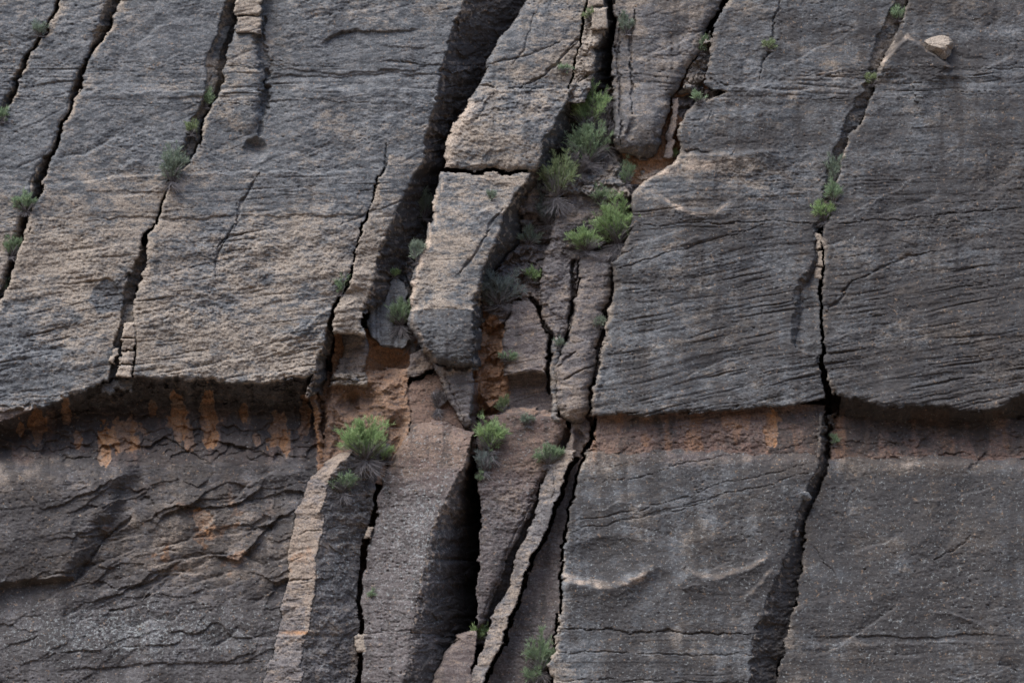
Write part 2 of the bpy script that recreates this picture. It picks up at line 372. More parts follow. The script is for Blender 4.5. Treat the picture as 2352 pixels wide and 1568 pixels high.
# recess between the two halves
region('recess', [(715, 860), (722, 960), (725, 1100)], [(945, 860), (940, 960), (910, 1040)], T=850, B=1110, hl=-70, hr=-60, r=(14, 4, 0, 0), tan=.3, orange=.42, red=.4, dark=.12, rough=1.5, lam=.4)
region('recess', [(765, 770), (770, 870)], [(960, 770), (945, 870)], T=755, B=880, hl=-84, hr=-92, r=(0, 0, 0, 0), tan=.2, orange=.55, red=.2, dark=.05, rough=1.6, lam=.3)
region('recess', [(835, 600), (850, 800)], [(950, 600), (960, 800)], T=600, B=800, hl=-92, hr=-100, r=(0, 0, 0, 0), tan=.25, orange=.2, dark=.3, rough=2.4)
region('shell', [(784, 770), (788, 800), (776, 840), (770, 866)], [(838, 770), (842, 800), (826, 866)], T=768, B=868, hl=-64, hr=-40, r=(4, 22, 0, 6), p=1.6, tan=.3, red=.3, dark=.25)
region('shelf', [(772, 855), (766, 895)], [(835, 855), (850, 895)], T=[(760, 858), (840, 856)], B=[(760, 888), (800, 886), (860, 892)], hl=-36, hr=-46, r=(8, 8, 8, 8), tan=.6, orange=.1, dark=.1, lam=2, rough=2)
region('arch', [(938, 845), (936, 880)], [(1075, 845), (1075, 880)], T=[(915, 836), (960, 806), (1000, 790), (1080, 790)], B=[(930, 868), (1000, 848), (1010, 858), (1090, 880)], hl=-58, hr=-52, r=(0, 0, 0, 6), tan=.25, red=.4, dark=.2)
gslab = region('grey_slab', [(880, 630), (862, 660), (850, 700), (848, 760), (862, 805)], [(918, 630), (930, 670), (938, 720), (940, 770), (925, 805)], T=[(840, 690), (868, 652), (905, 634), (945, 660)], B=[(845, 770), (880, 798), (940, 804)], hl=-52, hr=-60, gy_=.1, y0=720, r=(6, 4, 6, 3), tan=0, dark=.05, lam=.1, rough=.6, grey=1)

# lower pillars
p1 = region('pale_pillar', [(778, 1040), (716, 1094), (690, 1150), (675, 1220), (660, 1330), (640, 1450), (605, 1568)], RDG1, T=[(650, 1130), (715, 1096), (775, 1044), (800, 1034)], hl=-34, hr=6, r=(5, 0, 10, 0), tan=.62, orange=.1, dark=.12, lam=1.2, rough=1.7)  # lit left facet painted paler, right facet painted darker over its varnish
REG.append(dict(REG[p1], name='pale_pillar', tan=.22, dark=.4))
region('pale_pillar', RDG1, P1R, T=[(780, 1036), (830, 1050), (900, 1010)], hl=6, hr=-62, r=(7, 0, 14, 0), tan=.2, red=.2, dark=.5, lam=.5, rough=1.9, lich=.8)
P2TOP = [(900, 985), (940, 972), (1000, 962), (1050, 978), (1095, 990)]
region('alcove', [(934, 860), (942, 940), (936, 990)], [(1096, 860), (1098, 1000)], T=[(925, 905), (955, 868), (1000, 860), (1090, 880)], B=1040, hl=-58, hr=-64, r=(8, 0, 4, 0), gy_=.1, y0=980, tan=.28, red=.5, dark=.22, lam=.5, rough=1.0)
p2 = region('wedge_pillar', P2L, [(1092, 880), (1094, 985)] + RDG2[1:], T=P2TOP, hl=-40, hr=0, r=(12, 0, 60, 0), k=.6, tan=.24, red=.34, dark=.4, lam=.6, rough=1.4, lich=1)
region('wedge_pillar', RDG2, [(1098, 985), (1099, 1100), (1097, 1300), (1094, 1450), (1092, 1568)], T=990, hl=0, hr=-300, r=(3, 0, 0, 0), p=1.7, tan=.1, red=.3, dark=.8, lam=.3, rough=1.9, flank=1)  # shade of the cavity painted into the dark tone
region('round_block', [(1090, 1440), (1046, 1460), (1016, 1505), (986, 1568)], [(1096, 1440), (1086, 1568)], T=[(980, 1500), (1045, 1456), (1080, 1446), (1100, 1446)], hl=-44, hr=-34, r=(20, 4, 14, 0), tan=.22, red=.5, dark=.2, lam=.5, rough=.7)
region('panel', [(1100, 960), (1102, 1100), (1098, 1300), (1096, 1436)], [(1300, 960), (1262, 1085), (1236, 1130), (1205, 1205), (1168, 1290), (1140, 1360), (1120, 1420), (1101, 1440)], T=955, B=1445, hl=-36, hr=-40, r=(4, 22, 8, 0), tan=.22, red=.4, dark=.42, lam=.6, rough=1.5, lich=.8)
region('panel', [(1290, 985), (1240, 1110), (1190, 1220), (1100, 1440)], [(1320, 985), (1256, 1150), (1190, 1300), (1110, 1470)], T=985, B=1480, hl=-70, hr=-95, r=(0, 0, 0, 0), tan=.2, red=.3, dark=.5, rough=1.2)
rib = region('curved_rib', RIBL, RIBR, T=[(1240, 1060), (1270, 1040), (1340, 1032)], hl=-34, hr=-10, r=(4, 5, 10, 0), tan=.36, red=.2, dark=.25, lam=.8, rough=1.2)
region('panel', P4L, sh(S6L, -5), T=960, hl=-68, hr=-62, r=(2, 0, 0, 0), tan=.15, red=.4, dark=.5, lich=.6, lam=.6, rough=1.0)
region('neck', [(1312, 955), (1306, 1000), (1296, 1040)], [(1372, 955), (1352, 1010), (1335, 1045)], T=950, B=1050, hl=-45, hr=-52, r=(14, 8, 4, 4), tan=.25, red=.45, dark=.25)
region('band', [(1385, 940), (1372, 970), (1355, 1040)], C12L, T=930, B=1070, hl=-26, hr=-22, r=(6, 4, 0, 0), tan=.25, red=.85, orange=.06, dark=.14, rough=1.8, lam=1)
region('band', C12R, FAR_R, T=960, B=1070, hl=-62, hr=-64, gy_=.3, y0=985, r=(6, 0, 0, 0), tan=.25, red=.85, orange=.06, dark=.12, rough=1.6, lam=1)
LOWR = dict(tan=.14, dark=.34, lam=.6, rough=.8, lich=1)
region('slab', S6L, C12L, T=[(1330, 1030), (1500, 1022), (1700, 1034), (1900, 1040)], hl=-16, hr=-4, r=(10, 6, 36, 0), **LOWR)
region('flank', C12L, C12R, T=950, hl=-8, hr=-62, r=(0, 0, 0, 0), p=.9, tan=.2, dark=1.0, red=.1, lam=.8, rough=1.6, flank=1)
region('slab', C12R, FAR_R, T=[(1900, 1046), (2200, 1040), (2260, 1050), (2700, 1046)], hl=-26, hr=-14, r=(4, 0, 40, 0), **LOWR)

# pale stones standing in the cracks (each becomes an object of its own)
STONES = []


def stone(x0, x1, y0, y1, h, slant=0.0, **m):
    ym = (y0 + y1) / 2
    L = [(x0 + slant * (ym - y0), y0 - 3), (x0 - slant * (y1 - ym), y1 + 3)]
    R = [(x1 + slant * (ym - y0), y0 - 3), (x1 - slant * (y1 - ym), y1 + 3)]
    mm = dict(tan=.9, pale=.35, dark=0, lam=.6, rough=.9)
    mm.update(m)
    STONES.append(region('stone', L, R, T=y0, B=y1, hl=h - 4, hr=h, r=(6, 6, 6, 6), k=.9, **mm))
    return STONES[-1]


for a in ((287, 313, 738, 774), (281, 309, 776, 806), (276, 307, 808, 838), (269, 305, 840, 872)):
    stone(a[0], a[1], a[2], a[3], 23, .2)
stone(254, 270, 800, 838, 16, .3)
stone(548, 606, -60, 32, 52, .1, lam=3.0, tan=.8, pale=.3, rough=1.5)
stone(544, 602, 34, 76, 50, .1, lam=3.0, tan=.8, pale=.3, rough=1.5)
stone(1871, 1889, 536, 570, 4, .0)
stone(1870, 1888, 572, 612, 2, .0)
stone(1868, 1886, 614, 646, 0, .0)
stone(838, 853, 1206, 1238, -30, .1, tan=.8, orange=.2, pale=0)
stone(818, 842, 1455, 1500, -36, .0, tan=.8, orange=.05, pale=0)
stone(2066, 2086, 44, 82, 4, -.1, tan=.7)
stone(1390, 1402, 738, 772, -16, .2, tan=.9)
stone(1350, 1394, -10, 18, 22, .0, tan=.6, red=.2, pale=0)
stone(1358, 1396, 22, 64, 26, .2, tan=.8, pale=.2)

for a in ((1015, 770, 80, 100, 0, -16), (1165, 300, 150, 100, -10, -18), (1225, 110, 110, 110, -20, -12), (1340, 860, 52, 110, 5, -18), (1472, 285, 64, 90, 5, -20), (806, 640, 44, 38, 20, -9), (800, 715, 44, 36, 10, -10), (1075, 520, 90, 130, 15, -10), (1400, 1285, 115, 55, -5, 9), (1660, 1270, 110, 40, -8, 6), (888, 836, 52, 44, 10, 26), (845, 930, 34, 52, 30, 16), (905, 985, 26, 60, 25, 14), (760, 1010, 30, 70, 8, 18), (800, 940, 22, 50, 0, -14), (868, 900, 30, 16, -20, -12), (1130, 800, 26, 70, 8, 18), (1120, 900, 18, 50, 0, 12), (806, 930, 26, 42, 12, 44), (752, 890, 13, 70, 4, 34), (870, 1000, 16, 50, 18, -16), (760, 1000, 12, 60, 6, -14), (895, 940, 20, 40, -25, -14), (850, 870, 34, 12, -25, -14), (905, 1040, 14, 40, 10, 24)):
    dent(*a)
# ------------------------------------------------------------------ ledges, flakes and joints drawn on the blocks
scarp([(770, 975), (800, 905), (840, 878), (890, 872), (930, 900)], 10, 24, 3)
scarp([(800, 1000), (850, 950), (880, 890), (925, 868)], 9, 20, 3)
scarp([(770, 965), (830, 990), (880, 975), (930, 985)], -9, -16, 2)
scarp([(724, 985), (770, 968), (790, 975)], 8, 30, 3)
crack([(735, 905), (745, 960), (738, 1010)], 10, 30)
crack([(995, 838), (1040, 846), (1090, 842)], 5, 18)
crack([(1014, 862), (1040, 910), (1066, 962)], 2, 5)
scarp([(1090, 760), (1130, 745), (1168, 760)], -9, -14, 2)
scarp([(1092, 860), (1130, 835), (1168, 850)], -9, -14, 2)
scarp([(1164, 850), (1210, 846), (1258, 852)], 6, 20, 2)
scarp([(722, 100), (760, 84), (830, 74), (900, 72), (975, 66)], -7, 26, 1.5)
scarp([(730, 92), (790, 78), (830, 70)], -5, 30, 1.5)
scarp([(870, 108), (920, 112), (990, 108)], -3, 18, 1.5)
scarp([(100, 218), (200, 212), (330, 206), (480, 212), (700, 205), (1000, 196)], 4, 24, 3)
scarp([(560, 182), (700, 178), (850, 172), (1010, 168)], -5, 10, 2)
scarp([(600, 160), (800, 168), (1010, 160)], -4, 9, 2)
scarp([(0, 430), (90, 426), (260, 408), (420, 400), (700, 396), (950, 392)], 5, 40, 2)
scarp([(160, 440), (360, 440), (440, 436)], -3, 14, 2)
scarp([(150, 508), (330, 500), (600, 496), (900, 494)], -4, 12, 2)
crack([(960, 450), (900, 470), (820, 500), (780, 520)], 3, 4)
crack([(886, 330), (878, 400), (862, 450)], 3, 6)
crack([(594, 398), (575, 430), (555, 470), (550, 515), (520, 560), (498, 600), (492, 640)], 4, 6)
crack([(500, 575), (520, 550), (545, 545), (575, 534)], 4, 9)
dent(586, 344, 30, 34, 10, 27, 1.1)
crack([(612, 40), (596, 95), (606, 135), (609, 180), (604, 240), (598, 310)], 15, 11)
crack([(609, 160), (606, 200), (603, 260)], 11, 12)
dent(636, 180, 40, 150, 2, 9, 1.5)
dent(620, 60, 24, 70, 0, 8, 1.5)
scarp([(190, 652), (225, 640), (255, 638), (276, 660), (282, 690)], -7, 60, 2)
scarp([(556, 745), (566, 775), (590, 788), (606, 780)], 5, 14, 2)
for q in range(5):
    scarp([(470 + 40 * q, 850 - 4 * q), (560 + 40 * q, 815 - 6 * q), (640 + 30 * q, 770 - 8 * q), (705 + 10 * q, 740 - 10 * q)], 3.5, 10, 2)
# middle
crack([(1230, 30), (1205, 110), (1180, 150)], 2.5, 4)
crack([(1090, 178), (1130, 150), (1200, 128), (1290, 100)], 2.5, 4)
crack([(1205, 200), (1250, 170), (1290, 130), (1335, 90)], 4, 9)
crack([(1140, 205), (1100, 196), (1030, 200)], 3, 6)
crack([(1170, 470), (1120, 530), (1090, 590), (1040, 640)], 3, 6)
scarp([(1085, 500), (1110, 480), (1145, 470), (1165, 490)], 7, 26, 3)
scarp([(945, 716), (1000, 708), (1050, 712), (1090, 720)], -2.5, 60, 2)
dent(1155, 440, 50, 26, 20, 7)
crack([(1222, 682), (1240, 722), (1254, 770), (1256, 830), (1258, 900)], 6, 30, False)
crack([(1318, 600), (1310, 660), (1316, 720), (1300, 760), (1288, 790)], 7, 26, False)
crack([(1462, 20), (1450, 100), (1452, 180), (1450, 260)], 4, 10)
crack([(1425, 30), (1420, 140), (1425, 260), (1432, 330)], 4, 9)
dent(1450, 295, 10, 30, 0, 12)
crack([(1395, 160), (1350, 170), (1330, 190)], 4, 10)
crack([(1290, 870), (1330, 850), (1375, 830)], 3, 8)
crack([(1320, 802), (1280, 840), (1275, 860)], 4, 8)
# right
scarp([(1560, 352), (1600, 350), (1650, 356), (1720, 348), (1800, 350)], 15, 55, 5)
scarp([(1566, 346), (1590, 342), (1640, 352)], -7, 14, 2)
scarp([(1480, 430), (1540, 466), (1590, 490), (1640, 488), (1690, 452)], 13, 40, 8)
scarp([(1570, 270), (1600, 285), (1625, 275), (1640, 240)], 5, 16, 3)
scarp([(1626, 178), (1660, 196), (1700, 204), (1800, 205), (1950, 203)], 7, 26, 3)
scarp([(1615, 172), (1640, 186), (1680, 198)], -8, 16, 2)
crack([(1795, 0), (1785, 40), (1775, 90), (1760, 120), (1745, 180)], 3, 6)
scarp([(2010, 190), (2025, 145), (2052, 108), (2084, 84), (2118, 100), (2168, 146), (2205, 184)], 24, 90, 4)
scarp([(1600, 512), (1750, 514), (1870, 508)], 3, 26, 2)
crack([(1460, 516), (1650, 510), (1880, 516)], 2.0, 3.5)
crack([(1900, 520), (2050, 505), (2350, 480)], 2.0, 3.5)
crack([(1960, 642), (2020, 620), (2080, 588), (2150, 575)], 3, 5)
crack([(1885, 720), (1930, 690), (1960, 640)], 3, 5)
crack([(1420, 620), (1600, 560), (1750, 520)], 2.2, 4)
scarp([(2130, 180), (2240, 165), (2352, 120)], 5, 40, 6)
for q in range(120):
    rr = random.Random(q + 900)
    cx, cy = rr.uniform(-100, 2450), rr.choice([rr.uniform(20, 880), rr.uniform(20, 880), rr.uniform(1080, 1560)])
    if 900 < cx < 1420 or (cy > 1000 and cx < 1300):
        continue
    ll = rr.choice([rr.uniform(14, 40), rr.uniform(30, 110)])
    sl = rr.uniform(-.55, .05) if cy < 1000 else rr.uniform(-.7, .5)
    bow = rr.uniform(-.25, .25) * ll
    sgn = rr.choice([1, -1])
    scarp([(cx - ll, cy - sl * ll), (cx - ll * .4, cy - sl * ll * .4 + bow), (cx + ll * .35, cy + sl * ll * .35 + bow * .8), (cx + ll, cy + sl * ll)], sgn * rr.uniform(2.5, 6.5), sgn * rr.uniform(8, 40), rr.uniform(1.2, 3))
# lower wall left
scarp([(-60, 1028), (40, 1034), (110, 1040), (180, 1062)], 12, 70, 8)
scarp([(222, 1256), (262, 1240), (300, 1228), (330, 1222)], -14, -30, 2)
crack([(300, 1180), (262, 1215), (222, 1258), (196, 1300), (170, 1340)], 5, 9)
scarp([(-20, 1342), (60, 1340), (110, 1322), (150, 1316)], -10, -40, 3)
scarp([(330, 1270), (370, 1262), (430, 1240), (500, 1228), (560, 1226)], -8, -16, 2)
scarp([(340, 1310), (400, 1290), (470, 1280), (540, 1268), (600, 1290), (640, 1350)], -9, -18, 2)
scarp([(300, 1400), (340, 1350), (400, 1318), (480, 1322)], -8, -18, 2)
scarp([(306, 1460), (320, 1440), (350, 1420), (400, 1425), (430, 1395)], -8, -14, 2)
scarp([(480, 1500), (500, 1480), (545, 1452), (580, 1460), (660, 1464)], -9, -14, 2)
scarp([(480, 1160), (530, 1150), (560, 1140)], -7, -14, 2)
scarp([(590, 1230), (620, 1200), (670, 1190)], -8, -16, 2)
scarp([(0, 1490), (150, 1492), (350, 1488), (620, 1482)], 3, 30, 2)
scarp([(100, 1535), (300, 1528), (440, 1520), (620, 1520)], -5, 20, 2)
for q in range(46):
    rr = random.Random(q + 300)
    cx, cy = rr.uniform(150, 690), rr.uniform(1120, 1420)
    ll = rr.uniform(22, 75)
    sl = rr.uniform(-.75, .1)
    bow = rr.uniform(-12, 12)
    scarp([(cx - ll, cy - sl * ll), (cx - ll * .3, cy - sl * ll * .3 + bow), (cx + ll * .4, cy + sl * ll * .4 + bow), (cx + ll, cy + sl * ll)], -rr.uniform(3, 7), -rr.uniform(8, 18), 2)
# lower right
scarp([(1286, 1316), (1320, 1330), (1370, 1338), (1420, 1340), (1466, 1322), (1512, 1300)], 22, 60, 10)
dent(1490, 1352, 60, 34, -32, 10, 1.2)
scarp([(1570, 1298), (1600, 1314), (1650, 1318), (1720, 1298), (1786, 1262)], 15, 50, 9)
scarp([(1700, 1380), (1740, 1340), (1782, 1300)], 6, 26, 5)
for pts in ([(1290, 1210), (1500, 1158), (1700, 1100), (1870, 1062)], [(1380, 1110), (1560, 1070), (1700, 1040)], [(1300, 1226), (1450, 1190), (1640, 1150)], [(1480, 1180), (1700, 1128), (1860, 1085)]):
    crack(pts, 1.8, 3)
crack([(1270, 1446), (1450, 1452), (1600, 1452), (1740, 1458)], 2.6, 5)
crack([(1268, 1496), (1500, 1500), (1740, 1506)], 2.0, 3)
crack([(1260, 1560), (1500, 1562), (1740, 1568)], 2.0, 3)
scarp([(1830, 1462), (2000, 1458), (2110, 1462), (2352, 1456)], -4, 16, 2)
scarp([(1830, 1478), (2100, 1474), (2352, 1472)], 4, 18, 2)
scarp([(2040, 1064), (2150, 1062), (2240, 1058)], 5, 30, 5)
scarp([(2224, 1080), (2246, 1052), (2262, 1030)], -8, 20, 2)
crack([(1870, 1250), (1890, 1285), (1920, 1320)], 2, 3)
crack([(2150, 1290), (2190, 1270), (2240, 1225)], 2.5, 4)
crack([(1110, 1410), (1150, 1320), (1180, 1230), (1240, 1105)], 2.5, 6)
crack([(670, 1232), (720, 1222), (800, 1206)], 2, 4)
crack([(655, 1336), (720, 1326)], 2.5, 6)
crack([(830, 1456), (960, 1452), (1080, 1460)], 2.2, 4)
crack([(1890, 900), (1900, 950), (1910, 1000), (1904, 1050)], 7, 34, False)
dent(1106, 955, 24, 50, -12, 45)
dent(1330, 1020, 14, 40, -12, 20)
crack([(1362, 955), (1366, 990), (1340, 1050)], 7, 30, False)

xe = np.interp(YW, [1040, 1150, 1255, 1345], [340, 275, 218, 158]).astype(np.float32)
HH += 34 * sst(-14, 40, xe - XW) * sst(1030, 1110, YW) * sst(1350, 1338, YW + .12 * XW) * (XX < 420) * (.75 + .25 * sst(400, 0, XW))
scarp([(712, 1106), (745, 1090), (775, 1062), (800, 1050)], -7, -20, 2)
scarp([(690, 1160), (720, 1150), (744, 1154)], -3, -14, 2)
scarp([(935, 1012), (1000, 1006), (1060, 1010), (1095, 1006)], 4, 30, 4)
scarp([(560, 1110), (620, 1085), (700, 1080)], 6, 40, 6)
# ------------------------------------------------------------------ bedding, roughness
def reg_map(key, dflt=0.0):
    return np.array([r.get(key, dflt) for r in REG], np.float32)[ID]


LAM, ROUGH = reg_map('lam', 1), reg_map('rough', 1)
FL = reg_map('flank', 0)
yb = YW + pn(XX / 300, YY / 200, 11) * 16
left = sst(1250, 1050, XX)
sl_l = np.interp(yb, [0, 140, 150, 230, 240, 385, 395, 500, 520, 900, 1000, 1568], [.14, .2, .02, .02, .3, .34, .02, .05, .12, .16, .1, .02])
sl_r = np.interp(yb, [0, 150, 165, 215, 230, 390, 400, 510, 530, 950, 960, 1440, 1450, 1568], [.16, .08, .01, .01, .1, .1, .02, .08, .16, .24, .24, .18, .01, .02])
am_l = np.interp(yb, [0, 140, 150, 230, 240, 385, 395, 520, 640, 800, 900, 1000, 1040, 1300, 1568], [.9, .8, 2.0, 2.0, .8, .9, 1.2, 1.3, 1.5, 1.9, 2.2, 1.0, .8, .5, .7])
am_r = np.interp(yb, [0, 150, 165, 215, 230, 390, 400, 510, 530, 700, 900, 950, 960, 1100, 1440, 1450, 1490, 1568], [.7, .9, 2.0, 2.0, .5, .6, 1.0, 1.0, 1.3, 1.6, 2.2, 2.6, 1.2, .6, .5, 1.4, .9, .9])
slope = (sl_l * left + sl_r * (1 - left)).astype(np.float32)
amp = (am_l * left + .82 * am_r * (1 - left)).astype(np.float32) * LAM
SB = YY + slope * (XX - 1176) + pn(XX / 260, YY / 120, 12) * 14 + pn(XX / 60, YY / 40, 13) * 4
patch = np.clip(.5 + 1.3 * pn(XX / 170, YY / 90, 14) + .5 * pn(XX / 50, YY / 30, 15), 0, 1.5)
n1 = pn(SB / 17, XX / 260, 16)
n2 = pn(SB / 7.5, XX / 110, 17)
n3 = pn(SB / 34, XX / 420, 18)
line = np.clip(1 - np.abs(pn(SB / 21, XX / 520, 27)) / .085, 0, 1) * np.clip(.15 + 1.6 * pn(XX / 150, SB / 14, 28), 0, 1)
line2 = np.clip(1 - np.abs(pn(SB / 10, XX / 240, 29)) / .12, 0, 1) * np.clip(pn(XX / 80, SB / 10, 30) * 1.8, 0, 1)
groove = np.clip(n1 - .2, 0, 1) * 3.5 + np.clip(n2 - .2, 0, 1) * 3 * patch + line * 4.6 + line2 * 3.0
HH -= .85 * amp * (groove * (.3 + .9 * patch) + n3 * 1.3 + n2 * .8 + n1 * 1.0)
HH += pn(XX / 210, YY / 420, 32) * 16 + pn(XX / 95, YY / 190, 33) * 8
f = (pn(XX / 90, YY / 70, 19) * 8 + pn(XX / 34, YY / 26, 20) * 4.2 + pn(XX / 15, YY / 11, 21) * 3.0 + pn(XX / 7.5, YY / 5.5, 22) * 2.3 + pn(XX / 4.2, YY / 3.6, 23) * 2.0 + pn(XX / 2.6, YY / 2.6, 87) * .8)
lowrough = np.clip(.75 + 1.1 * pn(XX / 240, YY / 150, 75), .45, 1.4) + .7 * (XX < 1000) * sst(480, 640, YY) * sst(960, 880, YY)
HH += ROUGH * f * .66 * lowrough
# angular rubble in the gully, the niches and the recess
rub = sst(1.55, 3.0, ROUGH)
cx_, cy_ = XX + 10 * pn(XX / 22, YY / 22, 34), YY + 10 * pn(XX / 22, YY / 22, 35)
for sc_, am_ in ((46, 17), (21, 8), (11, 4)):
    a1, a2, a3, ox, oy = cells((cx_ + .35 * cy_) / sc_, cy_ / (sc_ * 1.25), int(sc_))
    HH += rub * am_ * (a1 * 1.3 + ox * a2 * 2.0 + oy * (a3 * 1.6 + .7))
# overlapping scales of the lower left wall
lw = (np.array([r['name'] == 'lower_wall' for r in REG])[ID]) * sst(1070, 1150, YY) * (1 - .6 * sst(1370, 1430, YY)) * np.clip(.5 + 1.3 * pn(XX / 150, YY / 110, 43), .15, 1.1) * (1 - .75 * sst(260, 150, XX) * sst(1330, 1260, YY))
qx, qy = XX + 15 * pn(XX / 60, YY / 50, 36) + 5 * pn(XX / 18, YY / 18, 37), YY + 12 * pn(XX / 55, YY / 45, 38) + 5 * pn(XX / 17, YY / 17, 39)
for sx_, sy_, am_ in ((170, 95, 14), (74, 40, 8), (30, 16, 2.0)):
    a1, a2, a3, ox, oy = cells((qx + .5 * qy) / sx_, (qy + .18 * qx) / sy_, int(sx_))
    HH += lw * am_ * (a1 * 1.1 + ox * a2 + oy * (.75 + a3))
pits = np.clip(pn(XX / 9, YY / 6, 26) - .28, 0, 1)
bandl = sst(905, 945, YY) * sst(1075, 1035, YY) * ((XX < 745) | (XX > 1920)) * (1 - .6 * (XX > 1920))
HH += bandl * (7 * pn(XX / 30, YY / 170, 106) + 5 * pn(XX / 12, YY / 60, 107))
for sx_, sy_, am_ in ((58, 34, 9), (24, 15, 4)):
    a1, a2, a3, ox, oy = cells((cx_ + .2 * cy_) / sx_, cy_ / sy_, int(sx_) + 1)
    HH += bandl * am_ * (a1 + ox * a2 * 1.4 + oy * (a3 + .8))
pits2 = np.clip(pn(XX / 5.5, YY / 4.5, 69) - .22, 0, 1) * np.clip(.3 + pn(XX / 140, YY / 80, 68) * 1.6, 0, 1)
HH -= pits2 * 9 * np.minimum(ROUGH, 1.5)
HH -= pits * 12 * np.clip(patch, 0, 1) * np.minimum(ROUGH, 1.5)

# ------------------------------------------------------------------ what the rock is coloured by
TAN, ORA, DRK, RED, PAL, LIC, GRY = (reg_map(k) for k in ('tan', 'orange', 'dark', 'red', 'pale', 'lich', 'grey'))
pat2 = pn(XX / 230, YY / 150, 50) + .5 * pn(XX / 80, YY / 50, 51)
TAN = TAN + .45 * pat2
TAN += (reg_map('name_slab', 0))


def blob(cx, cy, rx, ry, p=1.0):
    q = ((XX - cx) / rx) ** 2 + ((YY - cy) / ry) ** 2
    return np.exp(-q * p)


up = (YY < 900) & (XX < 760 + 0 * YY) | ((XX < 1000) & (YY < 700))
isl = np.array([r['name'] == 'slab' for r in REG])[ID]
TAN += np.where(isl & (XX < 1060), .38 * sst(330, 620, YY) - .32, 0)
TAN += .35 * blob(230, 560, 170, 130) + .25 * blob(640, 830, 260, 60) - .5 * blob(20, 860, 170, 110)
TAN += .25 * blob(60, 1090, 130, 60) + .2 * blob(350, 1240, 300, 120)
TAN += np.where(isl & (XX > 1250), .5 * blob(1640, 380, 190, 28) + .3 * blob(2050, 1066, 260, 26) + .15 * blob(2150, 720, 200, 120), 0)
TAN += np.where(isl, .8 * np.clip(1 - EDGE / (16 + 20 * pn(XX / 40, YY / 40, 52)), 0, 1), 0) * sst(0, 1.0, .6 + pn(XX / 60, YY / 60, 53) * 2)  # tan left edges: fresh breaks, with side light painted in
blk = np.array([r['name'] == 'block' for r in REG])[ID]
PAL = PAL + .55 * blk * np.clip(1.2 - EDGE / 55, 0, 1) * sst(210, 240, YY) + .3 * blk * np.clip(1 - EDGE / 25, 0, 1) * (YY < 210)
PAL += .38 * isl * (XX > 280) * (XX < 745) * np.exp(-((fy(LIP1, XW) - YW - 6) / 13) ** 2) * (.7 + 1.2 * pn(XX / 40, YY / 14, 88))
b = sst(.42, .5, blob(248, 682, 46, 44) + .25 * pn(XX / 24, YY / 24, 89)) * (XX < 288)
DRK = DRK + .38 * b
TAN = TAN - .6 * b
# worn pale rims of the scoops, light on their up-facing tops painted in
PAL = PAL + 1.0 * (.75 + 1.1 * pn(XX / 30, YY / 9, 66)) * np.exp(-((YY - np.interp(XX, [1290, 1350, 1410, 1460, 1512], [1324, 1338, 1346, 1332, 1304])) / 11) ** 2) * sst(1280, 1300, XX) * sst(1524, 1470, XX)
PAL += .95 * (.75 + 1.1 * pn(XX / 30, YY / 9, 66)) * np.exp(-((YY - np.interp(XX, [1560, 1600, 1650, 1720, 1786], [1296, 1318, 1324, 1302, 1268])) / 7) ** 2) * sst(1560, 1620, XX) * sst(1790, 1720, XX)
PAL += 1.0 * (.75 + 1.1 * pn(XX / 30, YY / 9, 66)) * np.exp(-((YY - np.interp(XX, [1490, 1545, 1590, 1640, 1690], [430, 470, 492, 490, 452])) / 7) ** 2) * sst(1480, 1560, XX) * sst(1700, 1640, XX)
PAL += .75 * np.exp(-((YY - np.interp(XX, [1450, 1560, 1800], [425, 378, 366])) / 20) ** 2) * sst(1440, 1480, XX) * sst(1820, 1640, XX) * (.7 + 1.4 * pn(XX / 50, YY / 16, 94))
PAL += .5 * np.exp(-((EDGE - 8) / 12) ** 2) * (ID == pillar) * (1 + 1.5 * pn(XX / 12, YY / 40, 111))  # pale left rim of the pillar, side light painted in
TAN -= .5 * (ID == p2) * sst(1060, 1180, YY)
DRK = DRK - .22 * (ID == p1)
RED += .3 * (ID == p1)
PAL += .1 * ((ID == p1) & (YY > 1040)) * (1 + pn(XX / 20, YY / 60, 54))
lowc = np.isin(ID, [q for q, r in enumerate(REG) if r['name'] in ('wedge_pillar', 'panel', 'alcove')])
RED += lowc * .45 * sst(1180, 1020, YY + 40 * pn(XX / 60, YY / 60, 110))
TAN += lowc * .25 * sst(1120, 1040, YY) - .2 * lowc * sst(1150, 1250, YY)
LIC += lowc * .6 * blob(985, 1230, 60, 130)
RED += .45 * np.exp(-((YY - 1046 + 20 * pn(XX / 60, YY / 60, 98)) / 24) ** 2) * (XX > 1350)
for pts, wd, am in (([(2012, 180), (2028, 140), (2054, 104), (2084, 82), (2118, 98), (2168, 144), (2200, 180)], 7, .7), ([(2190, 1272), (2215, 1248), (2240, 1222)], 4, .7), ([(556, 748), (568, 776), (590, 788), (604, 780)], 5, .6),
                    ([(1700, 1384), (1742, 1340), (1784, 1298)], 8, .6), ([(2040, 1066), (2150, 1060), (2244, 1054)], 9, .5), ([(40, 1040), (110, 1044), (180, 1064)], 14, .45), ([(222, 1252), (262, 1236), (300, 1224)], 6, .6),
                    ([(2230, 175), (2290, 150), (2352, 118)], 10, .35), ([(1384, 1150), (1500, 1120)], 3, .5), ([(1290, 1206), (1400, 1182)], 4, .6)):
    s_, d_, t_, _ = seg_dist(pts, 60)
    PAL[s_] += am * np.exp(-(d_ / wd) ** 2) * (.8 + 1.3 * pn(XX[s_] / 22, YY[s_] / 12, 99)) * np.clip(np.minimum(t_, 1 - t_) * 8, 0, 1)  # pale scratches and flakes, plus light on ledge edges painted as pale rock
